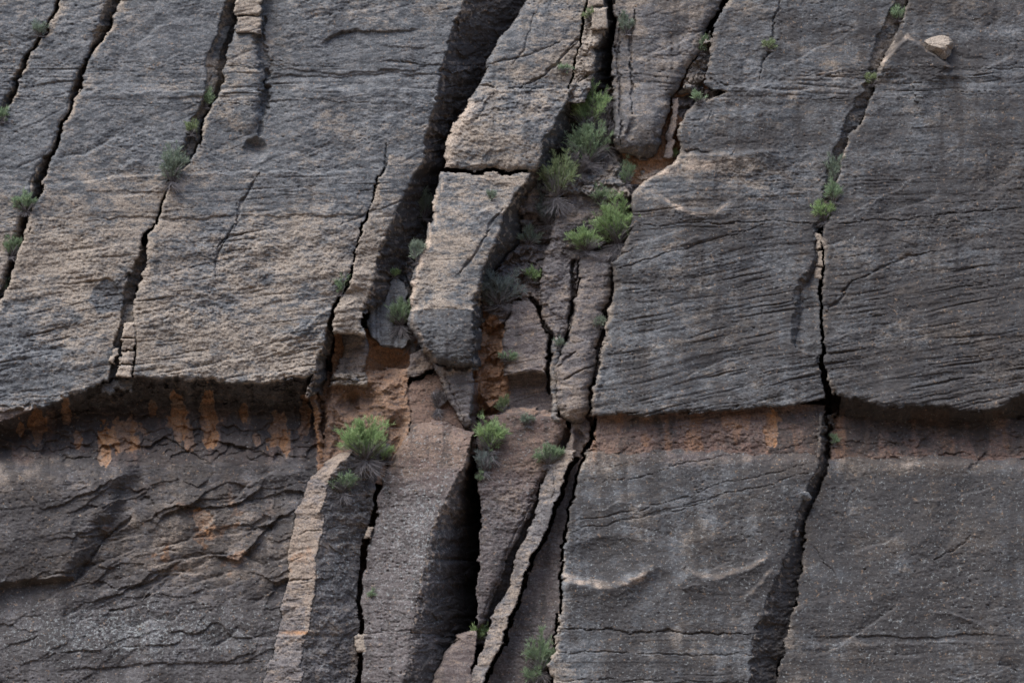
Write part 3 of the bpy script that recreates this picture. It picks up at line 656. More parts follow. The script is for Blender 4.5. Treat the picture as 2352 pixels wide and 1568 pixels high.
# black varnish streaks running down, orange windows under the overhang
streak = pn(XX / 26, YY / 260, 55) + .5 * pn(XX / 9, YY / 120, 56)
DRK = DRK + .5 * np.clip(streak, 0, 1) + .25 * pn(XX / 120, YY / 90, 57)
DRK += .45 * ((ID == pillar) & (YW > 714)) - 0
TAN -= .6 * ((ID == pillar) & (YW > 714))
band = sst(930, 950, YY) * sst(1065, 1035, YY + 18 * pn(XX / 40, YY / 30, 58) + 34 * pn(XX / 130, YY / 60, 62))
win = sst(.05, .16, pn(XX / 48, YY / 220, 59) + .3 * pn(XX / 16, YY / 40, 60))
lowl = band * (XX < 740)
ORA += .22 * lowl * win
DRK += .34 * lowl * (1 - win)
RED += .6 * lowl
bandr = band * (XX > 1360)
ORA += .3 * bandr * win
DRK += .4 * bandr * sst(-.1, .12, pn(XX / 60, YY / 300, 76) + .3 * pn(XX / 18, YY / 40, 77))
for cx, cy, rx, ry in ((150, 945, 16, 30), (350, 935, 10, 26), (560, 950, 12, 24), (590, 1010, 10, 20), (180, 1010, 12, 26), (700, 960, 16, 50), (1772, 985, 20, 50), (408, 965, 24, 62), (432, 1000, 14, 50), (480, 955, 22, 70), (490, 1010, 14, 30), (640, 985, 26, 50), (655, 1015, 14, 30), (84, 970, 20, 46), (280, 1000, 52, 44), (240, 1030, 18, 50), (462, 1190, 26, 34), (46, 985, 10, 24)):
    b = sst(.42, .5, blob(cx, cy, rx, ry) + .5 * pn(XX / 24, YY / 28, 61) + .3 * pn(XX / 8, YY / 11, 97))
    ORA += .36 * b
    TAN += .9 * b
    HH -= 5 * b
    DRK -= .75 * b
DRK += np.where(isl & (XX > 1250) & (YY > 480) & (YY < 960), .1, 0) + .2 * sst(1250, 1500, XX) + .16 * isl * sst(1250, 1400, XX) * sst(1000, 1100, YY) + .2 * blob(2400, 900, 600, 900) * (XX > 1850)
mot = pn(SB / 30, XX / 60, 44) + .8 * pn(SB / 13, XX / 26, 45) + .5 * pn(XX / 7, YY / 6, 46)
FLK = FL * sst(.12, .3, pn(XX / 9, YY / 12, 72) + .4 * pn(XX / 4, YY / 5, 73) + .25 * pn(XX / 50, YY / 90, 74)) * np.exp(-np.maximum(EDGE - 8, 0) / 40)
TAN += .6 * FLK
DRK -= .75 * FLK
mot2 = pn(XX / 44, YY / 50, 47) + .8 * pn(XX / 17, YY / 19, 48)
soft = 1 - .6 * (reg_map('orange') > .3)
lft = isl & (XX < 1060)
TAN += np.where(lft, .30, .42) * mot * soft
DRK += np.where(lft, .15, .28) * mot2 * soft - np.where(lft, .17, .12)
TAN += .10 * lft
DRK -= FL * .32 * np.exp(-np.maximum(EDGE, 0) / 26)  # flanks lighter at the rim, painted shade deeper in the crack
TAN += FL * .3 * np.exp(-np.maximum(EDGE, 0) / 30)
TAN += .75 * blob(2110, 1064, 170, 26) + .5 * blob(1480, 1050, 190, 26) + .35 * blob(1400, 1040, 60, 40) + .3 * blob(1020, 1050, 70, 60)
ORA += .5 * blob(700, 1452, 60, 6) * (ID == p1) + (XX < 720) * (YY > 1060) * .6 * sst(.18, .34, pn(XX / 70, YY / 55, 90) + .4 * pn(XX / 18, YY / 18, 91)) * blob(430, 1230, 260, 150)
DRK += (XX < 730) * (YY > 1040) * (.5 * np.clip(pn(XX / 34, YY / 300, 92) + .3 * pn(XX / 90, YY / 90, 93), 0, 1))
TAN -= .3 * (XX < 700) * sst(1330, 1400, YY)
TAN += .3 * blob(460, 1260, 260, 110) * (XX < 720)
DRK += .3 * blob(90, 1270, 150, 90) + .25 * blob(100, 1160, 120, 40)
DRK += np.where(isl & (XX > 1250) & (YY > 1000), .34 * pn(XX / 60 + .25 * pn(XX / 90, YY / 90, 112), YY / 420, 49) + .16 * pn(XX / 16, YY / 200, 95), 0)
lr = isl & (XX > 1260) & (YY > 1030)
DRK += np.where(lr, .42 * pn(XX / 130, YY / 170, 102) + .34 * pn(XX / 42, YY / 48, 103), 0)
TAN += np.where(lr, .5 * pn(XX / 90, YY / 120, 104), 0)
DRK += np.where(isl & (XX > 1260) & (YY < 1000), .3 * pn(XX / 110, YY / 90, 105), 0)
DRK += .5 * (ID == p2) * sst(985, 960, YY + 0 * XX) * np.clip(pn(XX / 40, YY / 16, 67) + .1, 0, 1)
GRY += .85 * blob(300, 1470, 460, 90, 2) * (XX < 700) * np.clip(.6 + 2 * pn(XX / 70, YY / 90, 85), 0, 1.4) + .36 * isl * (XX > 1270) * (YY > 1060) * np.clip(.4 + 2 * pn(XX / 60, YY / 380, 86), 0, 1.3)
DRK += isl * (.16 * pn(YY / 60 + XX / 1400, XX / 900, 108) + .12 * pn(YY / 24 + XX / 700, XX / 500, 109)) * 1.6
lowd = isl & (XX > 1260) & (YY > 1030)
DRK += .09 * lowd
LIC = LIC * .25 + .9 * blob(300, 1450, 340, 70) + .5 * blob(960, 1240, 90, 160) + .5 * blob(780, 1300, 60, 120) + .12
GRY = GRY * (.62 + .9 * pn(XX / 7, YY / 160, 64))
DRK += reg_map('grey') * np.clip(.3 + pn(XX / 9, YY / 110, 65), 0, 1)
clip1 = lambda a: np.clip(a, 0, 1).astype(np.float32)
ATT = dict(tan=clip1(TAN), orange=clip1(ORA), dark=clip1(DRK), red=clip1(RED), pale=clip1(PAL), lichen=clip1(LIC), grey=clip1(GRY))

HH += (YY - 784) * math.tan(PITCH)


def to_world(x, y, h):
    """a point of the face: x, y in drawing units, h out of the rock"""
    x, y, h = np.asarray(x, np.float64), np.asarray(y, np.float64), np.asarray(h, np.float64)
    z = DIST - h * U
    a, b = (x - 1176) * U / DIST, (784 - y) * U / DIST
    return CAM + z[..., None] * (RGT * a[..., None] + UPV * b[..., None] + FWD)


def h_at(x, y):
    i = int(np.clip((x - X0) / STEP, 0, NX - 1))
    j = int(np.clip((y - Y0) / STEP, 0, NY - 1))
    return float(HH[j, i])


# ------------------------------------------------------------------ materials
def new_mat(name):
    m = bpy.data.materials.new(name)
    m.use_nodes = True
    t = m.node_tree
    b = t.nodes['Principled BSDF']
    b.inputs['Roughness'].default_value = .92
    b.inputs['Specular IOR Level'].default_value = .18
    return m, t, b


def N(t, kind, **kw):
    n = t.nodes.new(kind)
    for k, v in kw.items():
        setattr(n, k, v)
    return n


def noise(t, vec, scale, detail=4, rough=.6):
    n = N(t, 'ShaderNodeTexNoise')
    n.inputs['Scale'].default_value = scale
    n.inputs['Detail'].default_value = detail
    n.inputs['Roughness'].default_value = rough
    t.links.new(vec, n.inputs['Vector'])
    return n.outputs['Fac']


def ramp(t, fac, a, b):
    n = N(t, 'ShaderNodeMapRange', interpolation_type='SMOOTHSTEP')
    n.inputs['From Min'].default_value = a
    n.inputs['From Max'].default_value = b
    t.links.new(fac, n.inputs['Value'])
    return n.outputs['Result']


def math_(t, op, a, b):
    n = N(t, 'ShaderNodeMath', operation=op)
    for s, v in zip(n.inputs, (a, b)):
        if isinstance(v, (int, float)):
            s.default_value = v
        else:
            t.links.new(v, s)
    return n.outputs[0]


def mix(t, fac, a, b):
    n = N(t, 'ShaderNodeMix', data_type='RGBA')
    if isinstance(fac, (int, float)):
        n.inputs[0].default_value = fac
    else:
        t.links.new(fac, n.inputs[0])
    for s, v in ((n.inputs[6], a), (n.inputs[7], b)):
        if isinstance(v, tuple):
            s.default_value = (*v, 1)
        else:
            t.links.new(v, s)
    return n.outputs[2]


def attr(t, name):
    return N(t, 'ShaderNodeAttribute', attribute_name=name).outputs['Fac']


def rock_material():
    m, t, b = new_mat('weathered_sandstone')
    pos = N(t, 'ShaderNodeNewGeometry').outputs['Position']
    mp = N(t, 'ShaderNodeMapping')
    mp.inputs['Scale'].default_value = (1, 1, 2.6)
    t.links.new(pos, mp.inputs['Vector'])
    bed = mp.outputs['Vector']
    nl = noise(t, pos, .5, 6, .65)
    nm = noise(t, bed, 2.2, 6, .7)
    nf = noise(t, bed, 7.0, 5, .7)
    nff = noise(t, pos, 17.0, 3, .7)
    c = mix(t, ramp(t, nm, .40, .60), (.078, .085, .094), (.172, .179, .188))
    # warm flecked skin
    th = math_(t, 'ADD', math_(t, 'MULTIPLY', nm, .55), math_(t, 'MULTIPLY', nf, .45))
    th = math_(t, 'MULTIPLY', math_(t, 'SUBTRACT', th, .5), 2.4)
    fac = ramp(t, math_(t, 'ADD', th, math_(t, 'MULTIPLY', attr(t, 'tan'), .8)), .12, .62)
    c = mix(t, math_(t, 'MULTIPLY', fac, .85), c, (.312, .262, .212))
    c = mix(t, math_(t, 'MULTIPLY', attr(t, 'red'), .8), c, mix(t, nm, (.112, .062, .047), (.205, .122, .090)))
    of = ramp(t, math_(t, 'ADD', attr(t, 'orange'), math_(t, 'MULTIPLY', math_(t, 'SUBTRACT', nm, .5), .9)), .12, .75)
    c = mix(t, of, c, mix(t, nl, (.27, .125, .055), (.37, .215, .115)))
    pf = ramp(t, math_(t, 'ADD', attr(t, 'pale'), math_(t, 'MULTIPLY', math_(t, 'SUBTRACT', nf, .5), .7)), .2, .8)
    c = mix(t, pf, c, mix(t, nm, (.40, .31, .245), (.50, .42, .34)))
    c = mix(t, attr(t, 'grey'), c, mix(t, ramp(t, noise(t, bed, 1.6, 4, .6), .4, .6), (.12, .125, .135), (.22, .23, .24)))
    # dark desert varnish, plus shade painted on flanks and ceilings
    df = ramp(t, math_(t, 'ADD', attr(t, 'dark'), math_(t, 'ADD', math_(t, 'MULTIPLY', math_(t, 'SUBTRACT', nf, .5), 1.5), math_(t, 'MULTIPLY', math_(t, 'SUBTRACT', nm, .5), 1.2))), .12, .85)
    c = mix(t, math_(t, 'MULTIPLY', df, .85), c, (.040, .037, .037))
    # flecks: ochre chips, grey-green lichen
    c = mix(t, math_(t, 'MULTIPLY', ramp(t, noise(t, pos, 5.5, 4, .75), .60, .68), .5), c, (.36, .25, .165))
    lf = ramp(t, math_(t, 'ADD', noise(t, pos, 9.0, 4, .75), math_(t, 'MULTIPLY', attr(t, 'lichen'), .12)), .62, .70)
    c = mix(t, math_(t, 'MULTIPLY', lf, .6), c, (.30, .325, .33))
    c = mix(t, math_(t, 'MULTIPLY', ramp(t, nff, .46, .62), .55), c, (.045, .042, .042))
    t.links.new(c, b.inputs['Base Color'])
    hgt = math_(t, 'ADD', math_(t, 'MULTIPLY', nf, .6), math_(t, 'MULTIPLY', nff, .4))
    bp = N(t, 'ShaderNodeBump')
    bp.inputs['Strength'].default_value = .42
    bp.inputs['Distance'].default_value = .06
    t.links.new(hgt, bp.inputs['Height'])
    t.links.new(bp.outputs[0], b.inputs['Normal'])
    return m


ROCK = rock_material()


# ------------------------------------------------------------------ meshes out of the relief
def link(o, name=None):
    col.objects.link(o)
    return o


def tag(o, label=None, cat=None, group=None, kind=None):
    for k, v in (('label', label), ('category', cat), ('group', group), ('kind', kind)):
        if v:
            o[k] = v
    return o


def fast_mesh(name, verts, quads, mat, smooth=True, attrs=None, tris=None):
    me = bpy.data.meshes.new(name)
    verts = np.asarray(verts, np.float32)
    me.vertices.add(len(verts))
    me.vertices.foreach_set('co', verts.ravel())
    loops = np.asarray(quads, np.int32).ravel()
    nq = len(quads)
    tot = np.full(nq, 4, np.int32)
    if tris is not None and len(tris):
        loops = np.concatenate([loops, np.asarray(tris, np.int32).ravel()])
        tot = np.concatenate([tot, np.full(len(tris), 3, np.int32)])
    me.loops.add(len(loops))
    me.loops.foreach_set('vertex_index', loops)
    me.polygons.add(len(tot))
    start = np.concatenate([[0], np.cumsum(tot)[:-1]]).astype(np.int32)
    me.polygons.foreach_set('loop_start', start)
    me.polygons.foreach_set('loop_total', tot)
    me.update(calc_edges=True)
    if smooth:
        me.polygons.foreach_set('use_smooth', np.ones(len(tot), bool))
    for k, v in (attrs or {}).items():
        a = me.attributes.new(k, 'FLOAT', 'POINT')
        a.data.foreach_set('value', np.asarray(v, np.float32))
    me.materials.append(mat)
    me.validate()
    return me


# blocks that stand free of the cliff: region names/ids -> one object each
FREE = []                                   # (set of ids, name, label, category, group)


def ids(*names):
    return {i for i, r in enumerate(REG) if r['name'] in names}


FREE.append((ids('pale_pillar'), 'rock_pillar', 'leaning rock pillar with a bright tan left edge, beside the scaly lower left wall', 'rock pillar', 'rock pillars below the overhang'))
FREE.append((ids('wedge_pillar'), 'rock_pillar', 'broad reddish brown wedge pillar with a black shaded right side, lower centre', 'rock pillar', 'rock pillars below the overhang'))
FREE.append((ids('curved_rib'), 'rock_rib', 'slender curved pale rock rib bending down to the left between two dark cracks', 'rock rib', None))
FREE.append((ids('round_block'), 'rock_block', 'smooth rounded red brown block in the black hollow at the bottom centre', 'rock block', None))
FREE.append((ids('pillar', 'pillar_foot'), 'rock_pillar', 'pinkish tan hanging pillar with a dark varnished belly, at the centre of the cliff', 'rock pillar', 'rock pillars above the overhang'))
FREE.append((ids('buttress'), 'rock_pillar', 'bulging grey brown pillar hanging left of the big right slab, tapering to an ochre foot', 'rock pillar', 'rock pillars above the overhang'))
FREE.append((ids('hanging_block'), 'rock_block', 'large rounded hanging block with ribbed left side above the orange niche', 'rock block', None))
FREE.append((ids('grey_slab'), 'rock_flake', 'smooth blue grey streaked flake standing in the recess beside a green shrub', 'rock flake', None))
FREE.append((ids('gully_boulder'), 'boulder', 'dark brown boulder lodged in the shaded gully beside the olive green shrub', 'boulder', None))
SL = ['topmost pale stone of the stack wedged in the left crack', 'second pale stone from the top of the stack in the left crack', 'third pale stone down the stack wedged in the left crack', 'lowest pale stone of the stack wedged in the left crack, just above the overhang', 'narrow pale stone on the left side of the stack in the left crack',
      'cream layered stone at the very top beside the left crack, cut by the picture edge', 'cream layered stone under the topmost cream stone beside the left crack',
      'topmost tan chockstone in the crack between the two right slabs, below a green shrub', 'middle tan chockstone in the crack between the two right slabs', 'lowest tan chockstone in the crack between the two right slabs',
      'small tan stone wedged between the two lower pillars, halfway up', 'tan stone wedged low between the two lower pillars near the picture bottom',
      'small pale stone in the crack above the arched scar, upper right', 'small cream stone caught between the bulging pillar and the right slab',
      'flat brownish stone capping the pinnacle beside the black crack at the top', 'pale stone under the capping stone of the pinnacle at the top']
for sid, lab in zip(STONES, SL):
    FREE.append(({sid}, 'wedged_stone', lab, 'stone', 'stones wedged in the cracks'))

obj_of = np.zeros(len(REG), np.int16)
for n_, fr in enumerate(FREE):
    for q in fr[0]:
        obj_of[q] = n_ + 1
OV = obj_of[ID]                              # per vertex
Hf = HH.ravel()
idx = np.arange(NX * NY, dtype=np.int32).reshape(NY, NX)
Q = np.stack([idx[:-1, :-1], idx[1:, :-1], idx[1:, 1:], idx[:-1, 1:]], -1).reshape(-1, 4)
ov = OV.ravel()[Q]
hq = np.where(ov > 0, Hf[Q], -1e9)
own = ov[np.arange(len(Q)), hq.argmax(1)]
own[(ov == 0).all(1)] = 0

hc = np.where(OV > 0, HH - 45, HH)           # behind a free block the cliff carries on
me = fast_mesh('cliff', to_world(XX, YY, hc).reshape(-1, 3), Q, ROCK, attrs={k: v.ravel() for k, v in ATT.items()})
cliff = link(bpy.data.objects.new('cliff', me))
tag(cliff, 'weathered grey brown sandstone cliff with diagonal cracks and a long overhang', 'cliff', None, 'structure')

for n_, (rs, name, label, cat, grp) in enumerate(FREE):
    q = Q[own == n_ + 1]
    if not len(q):
        continue
    used, inv = np.unique(q.ravel(), return_inverse=True)
    q = inv.reshape(-1, 4).astype(np.int32)
    j, i = used // NX, used % NX
    v = to_world(gx[i], gy[j], Hf[used])
    # skirt: the rim runs back into the rock
    e = np.concatenate([q[:, [0, 1]], q[:, [1, 2]], q[:, [2, 3]], q[:, [3, 0]]])
    key = np.sort(e, 1)
    code = key[:, 0].astype(np.int64) * len(used) + key[:, 1]
    un, first, cnt = np.unique(code, return_index=True, return_counts=True)
    rim = e[first[cnt == 1]]
    back = np.unique(rim)
    mp_ = np.full(len(used), -1)
    mp_[back] = len(used) + np.arange(len(back))
    vb = to_world(gx[i[back]], gy[j[back]], Hf[used][back] - 40)
    qs = np.stack([rim[:, 1], rim[:, 0], mp_[rim[:, 0]], mp_[rim[:, 1]]], 1)
    v = np.concatenate([v, vb])
    base = v[np.argmin(v[:, 2])].copy()
    at = {k: np.concatenate([a.ravel()[used], a.ravel()[used][back]]) for k, a in ATT.items()}
    me = fast_mesh(name, v - base, np.concatenate([q, qs]), ROCK, attrs=at)
    o = link(bpy.data.objects.new(name, me))
    o.location = base
    tag(o, label, cat, grp)

# ------------------------------------------------------------------ the loose boulder on the upper right face
def boulder(x, y, wx, wy, seed, name, label, tone=.95, group=None):
    import bmesh
    bm = bmesh.new()
    bmesh.ops.create_icosphere(bm, subdivisions=6 if wx > 60 else 4, radius=1)
    P = np.array([v.co[:] for v in bm.verts])
    F = np.array([[v.index for v in f.verts] for f in bm.faces])
    bm.free()
    # planes cut facets into the round
    rs = np.random.RandomState(seed)
    for _ in range(11):
        n = rs.randn(3)
        n /= np.linalg.norm(n)
        d = rs.uniform(.62, .86)
        s = P @ n
        over = np.maximum(s - d, 0)
        P = P - over[:, None] * n * .97
    r = 1 + .12 * pn(P[:, 0] * 2.2 + P[:, 1], P[:, 2] * 2.4, seed) + .05 * pn(P[:, 0] * 5, P[:, 2] * 6 + P[:, 1] * 4, seed + 1) + .03 * pn(P[:, 0] * 13 + P[:, 1] * 7, P[:, 2] * 14, seed + 2)
    P = P * r[:, None]
    cr = np.exp(-((P[:, 2] - .35 * P[:, 0] + .12 + .1 * np.sin(P[:, 0] * 5)) / .05) ** 2) + .7 * np.exp(-((P[:, 2] - .5 * P[:, 0] - .3 + .07 * np.sin(P[:, 0] * 7)) / .04) ** 2)
    P = P * (1 - .06 * cr)[:, None]
    P[:, 2] *= np.interp(P[:, 0], [-1, -.3, .4, 1], [.45, .85, 1.05, 1.0])
    a = math.radians(20)
    P = P * np.array([wx, .9 * wy, wy]) * U / 2
    P[:, 0], P[:, 2] = P[:, 0] * math.cos(a) + P[:, 2] * math.sin(a), -P[:, 0] * math.sin(a) + P[:, 2] * math.cos(a)
    n = len(P)
    at = dict(tan=np.full(n, tone), orange=np.full(n, .06), dark=np.clip(.5 * pn(P[:, 0] * 3, P[:, 2] * 3, 7), 0, 1), red=np.zeros(n), pale=np.full(n, .1 if group is None else .05), lichen=np.full(n, .1), grey=np.zeros(n))
    c = to_world(x, y, h_at(x, y) + wy * .08)
    me = fast_mesh(name, P, np.zeros((0, 4), np.int32), ROCK, attrs=at, tris=F)
    o = link(bpy.data.objects.new(name, me))
    o.location = c
    tag(o, label, 'boulder' if group is None else 'stone', group)
    return o


boulder(2156, 110, 82, 62, 8, 'boulder', 'pale tan boulder perched beside the arched scar, upper right')

for x, y, wx, wy, sd_, lab in ((1108, 736, 20, 15, 11, 'small rounded brown stone at the top of the orange rock right of the central pillar'),
                              (1100, 758, 17, 12, 12, 'smallest of the stones on the orange rock beside the central pillar belly'),
                              (1204, 512, 26, 18, 13, 'flat brown stone on the gully floor above the thin grey green plant'),
                              (1300, 402, 34, 20, 14, 'angular tan stone below the dull green shrub in the upper gully'),
                              (1420, 420, 26, 18, 15, 'tan stone beside the slim plant below the orange niche'),
                              (1478, 398, 22, 14, 16, 'small orange tan stone lying in the orange niche'),
                              (1582, 200, 24, 18, 17, 'stone wedged in the dark gap right of the hanging block'),
                              (816, 872, 26, 14, 18, 'pale stone on the small layered shelf in the orange recess'),
                              (1850, 1138, 30, 24, 19, 'brown stone stuck in the crack between the two lower right slabs'),
                              (1826, 1222, 24, 18, 20, 'smaller brown stone lower in the crack between the two lower right slabs')):
    boulder(x, y, wx, wy, sd_, 'loose_stone', lab, .3, 'loose stones caught on ledges')
# ------------------------------------------------------------------ plants
def leaf_material(name, dark, light):
    m, t, b = new_mat(name)
    b.inputs['Roughness'].default_value = .7
    c = mix(t, attr(t, 'tint'), dark, light)
    t.links.new(c, b.inputs['Base Color'])
    if name.endswith('leaf'):               # thin leaves let some light through
        tr = N(t, 'ShaderNodeBsdfTranslucent')
        t.links.new(c, tr.inputs['Color'])
        ms = N(t, 'ShaderNodeMixShader')
        ms.inputs[0].default_value = .35
        t.links.new(b.outputs[0], ms.inputs[1])
        t.links.new(tr.outputs[0], ms.inputs[2])
        t.links.new(ms.outputs[0], t.nodes['Material Output'].inputs['Surface'])
    return m


LEAF = {
    'bright': leaf_material('bright_leaf', (.18, .27, .115), (.40, .53, .27)),
    'green': leaf_material('green_leaf', (.15, .215, .135), (.33, .43, .27)),
    'sage': leaf_material('sage_leaf', (.14, .18, .14), (.30, .36, .285)),
    'blue': leaf_material('blue_sage_leaf', (.14, .17, .165), (.28, .33, .31)),
    'olive': leaf_material('olive_leaf', (.16, .21, .11), (.34, .41, .23)),
    'dry': leaf_material('dry_twig', (.10, .095, .10), (.26, .245, .25)),
}
STEM = leaf_material('woody_stem', (.06, .05, .042), (.13, .11, .095))


def tubes(chains, radii, sides=4):
    """chains: (n, k, 3) points; radii: (n, k)"""
    n, k, _ = chains.shape
    d = np.gradient(chains, axis=1)
    d /= np.linalg.norm(d, axis=2, keepdims=True) + 1e-9
    ref = np.array([.31, .83, .47])
    a = np.cross(d, ref)
    a /= np.linalg.norm(a, axis=2, keepdims=True) + 1e-9
    b = np.cross(d, a)
    th = np.arange(sides) * 2 * np.pi / sides
    ring = chains[:, :, None] + radii[:, :, None, None] * (a[:, :, None] * np.cos(th)[None, None, :, None] + b[:, :, None] * np.sin(th)[None, None, :, None])
    V = ring.reshape(-1, 3)
    base = (np.arange(n)[:, None, None] * k + np.arange(k - 1)[None, :, None]) * sides
    s = np.arange(sides)[None, None, :]
    s2 = (s + 1) % sides
    F = np.stack([base + s, base + s2, base + sides + s2, base + sides + s], -1).reshape(-1, 4)
    return V, F


def leaves(P, D, length, width, rs):
    n = len(P)
    D = D / (np.linalg.norm(D, axis=1, keepdims=True) + 1e-9)
    s = np.cross(D, rs.randn(n, 3))
    s /= np.linalg.norm(s, axis=1, keepdims=True) + 1e-9
    L, Wd = length[:, None], width[:, None]
    V = np.stack([P, P + D * L * .45 + s * Wd, P + D * L, P + D * L * .45 - s * Wd], 1).reshape(-1, 3)
    F = np.arange(4 * n).reshape(n, 4)
    return V, F


TOCAM = np.array([0, -1.0, 0])


def fan(rs, n, wm, hm, k=6, droop=0.0, out=.45):
    """n curved stems that leave one foot and fan to fill a wm x hm space"""
    ang = rs.uniform(-1, 1, n)
    ln = rs.uniform(.5, 1.0, n) * (1 - .25 * np.abs(ang)) * (.62 + .38 * np.sin(ang * rs.uniform(2, 6) + rs.uniform(0, 6)) ** 2)
    tip = np.stack([ang * wm * .5 + rs.randn(n) * wm * .05, TOCAM[1] * rs.uniform(0, 1, n) * out * wm, ln * hm], 1)
    if droop:
        tip[:, 2] = -rs.uniform(.1, 1.0, n) * hm
    t = np.linspace(0, 1, k)[None, :, None]
    mid = tip * np.array([.35, .6, .55]) + rs.randn(n, 3) * np.array([wm, wm, hm]) * .06
    p0 = rs.randn(n, 3) * np.array([wm, wm * .5, 0]) * .04
    ch = p0[:, None] * (1 - t) ** 2 + 2 * mid[:, None] * t * (1 - t) + tip[:, None] * t ** 2
    ch += rs.randn(n, k, 3) * .012 * t
    return ch


def shrub(x, y, w, h, style, label, seed, dry=0.0, lean=0.0, cat='shrub', dens=1.0):
    """foliage about w x h units centred on (x, y); dry adds a skirt of dead twigs below"""
    rs = np.random.RandomState(seed)
    bx, by = x - lean * w * .3, y + h * .45
    ii = int((bx - X0) / STEP)
    jj = int((by - Y0) / STEP)
    rr = max(2, int(w * .22 / STEP))
    nb = HH[max(0, jj - rr):jj + rr, max(0, ii - rr):ii + rr]
    foot = to_world(bx, by, float(np.percentile(nb, 80)) + 1)
    root = link(bpy.data.objects.new('shrub' if cat == 'shrub' else cat.replace(' ', '_'), None))
    root.location = foot
    root.empty_display_size = .2
    tag(root, label, cat, 'shrubs rooted in the cracks')
    big = 1.0 if w > 90 else 1.22
    dry = min(1.0, dry * 1.3)
    wm, hm = w * U * big, h * U * (big + .06)
    ns = int(10 + 30 * min(1, wm / 2))
    ch = fan(rs, ns, wm, hm)
    ch[:, :, 0] += lean * wm * .4 * np.linspace(0, 1, ch.shape[1])[None] ** 1.5
    r0 = .012 + .01 * wm
    rad = np.linspace(r0, r0 * .3, ch.shape[1])[None] * rs.uniform(.6, 1.2, (ns, 1))
    V, F = tubes(ch, rad)
    me = fast_mesh('stems', V, F, STEM, attrs=dict(tint=rs.rand(len(V))))
    o = link(bpy.data.objects.new('stems', me))
    o.parent = root
    # twigs off the stems and narrow leaves along them
    area = (w * .4354) * (h * .4354)
    nl = int(np.clip(area * 6.0 * dens, 110, 13000))
    nt = max(12, nl // 14)
    si = rs.randint(0, ns, nt)
    tt = rs.uniform(.12, 1, nt) ** .7
    kk = tt * (ch.shape[1] - 1)
    i0 = np.minimum(kk.astype(int), ch.shape[1] - 2)
    fr_ = (kk - i0)[:, None]
    tp = ch[si, i0] * (1 - fr_) + ch[si, i0 + 1] * fr_
    td = ch[si, i0 + 1] - ch[si, i0]
    td /= np.linalg.norm(td, axis=1, keepdims=True) + 1e-9
    td = td + rs.randn(nt, 3) * .55 + np.array([0, -.15, .25])
    td /= np.linalg.norm(td, axis=1, keepdims=True)
    tl = rs.uniform(.08, .2, nt) * (wm + hm) * .5
    li = rs.randint(0, nt, nl)
    lt = rs.uniform(0, 1, nl)
    P = tp[li] + td[li] * (tl[li] * lt)[:, None] + rs.randn(nl, 3) * .022
    Dl = td[li] + rs.randn(nl, 3) * .38 + np.array([0, 0, .2])
    V, F = leaves(P, Dl, rs.uniform(.08, .22, nl), rs.uniform(.006, .0125, nl), rs)
    tw = rs.rand(nt)
    tint = np.clip(.25 + .5 * tw[li] + .25 * rs.randn(nl), 0, 1)
    me = fast_mesh('foliage', V, F, LEAF[style], smooth=False, attrs=dict(tint=np.repeat(tint, 4)))
    o = link(bpy.data.objects.new('foliage', me))
    o.parent = root
    if dry > 0:
        n = int(60 + 160 * dry * min(1.5, wm))
        ch2 = np.concatenate([fan(rs, n // 2, wm * .95, hm * .5 * dry, 5, 1.0, .3), fan(rs, n // 2, wm * 1.05, hm * .6, 5, 0, .5)])
        V, F = tubes(ch2, np.linspace(.011, .004, 5)[None] * np.ones((len(ch2), 1)), 3)
        me = fast_mesh('dead_twigs', V, F, LEAF['dry'], attrs=dict(tint=np.repeat(rs.rand(len(ch2)), 15)))
        o = link(bpy.data.objects.new('dead_twigs', me))
        o.parent = root
    return root


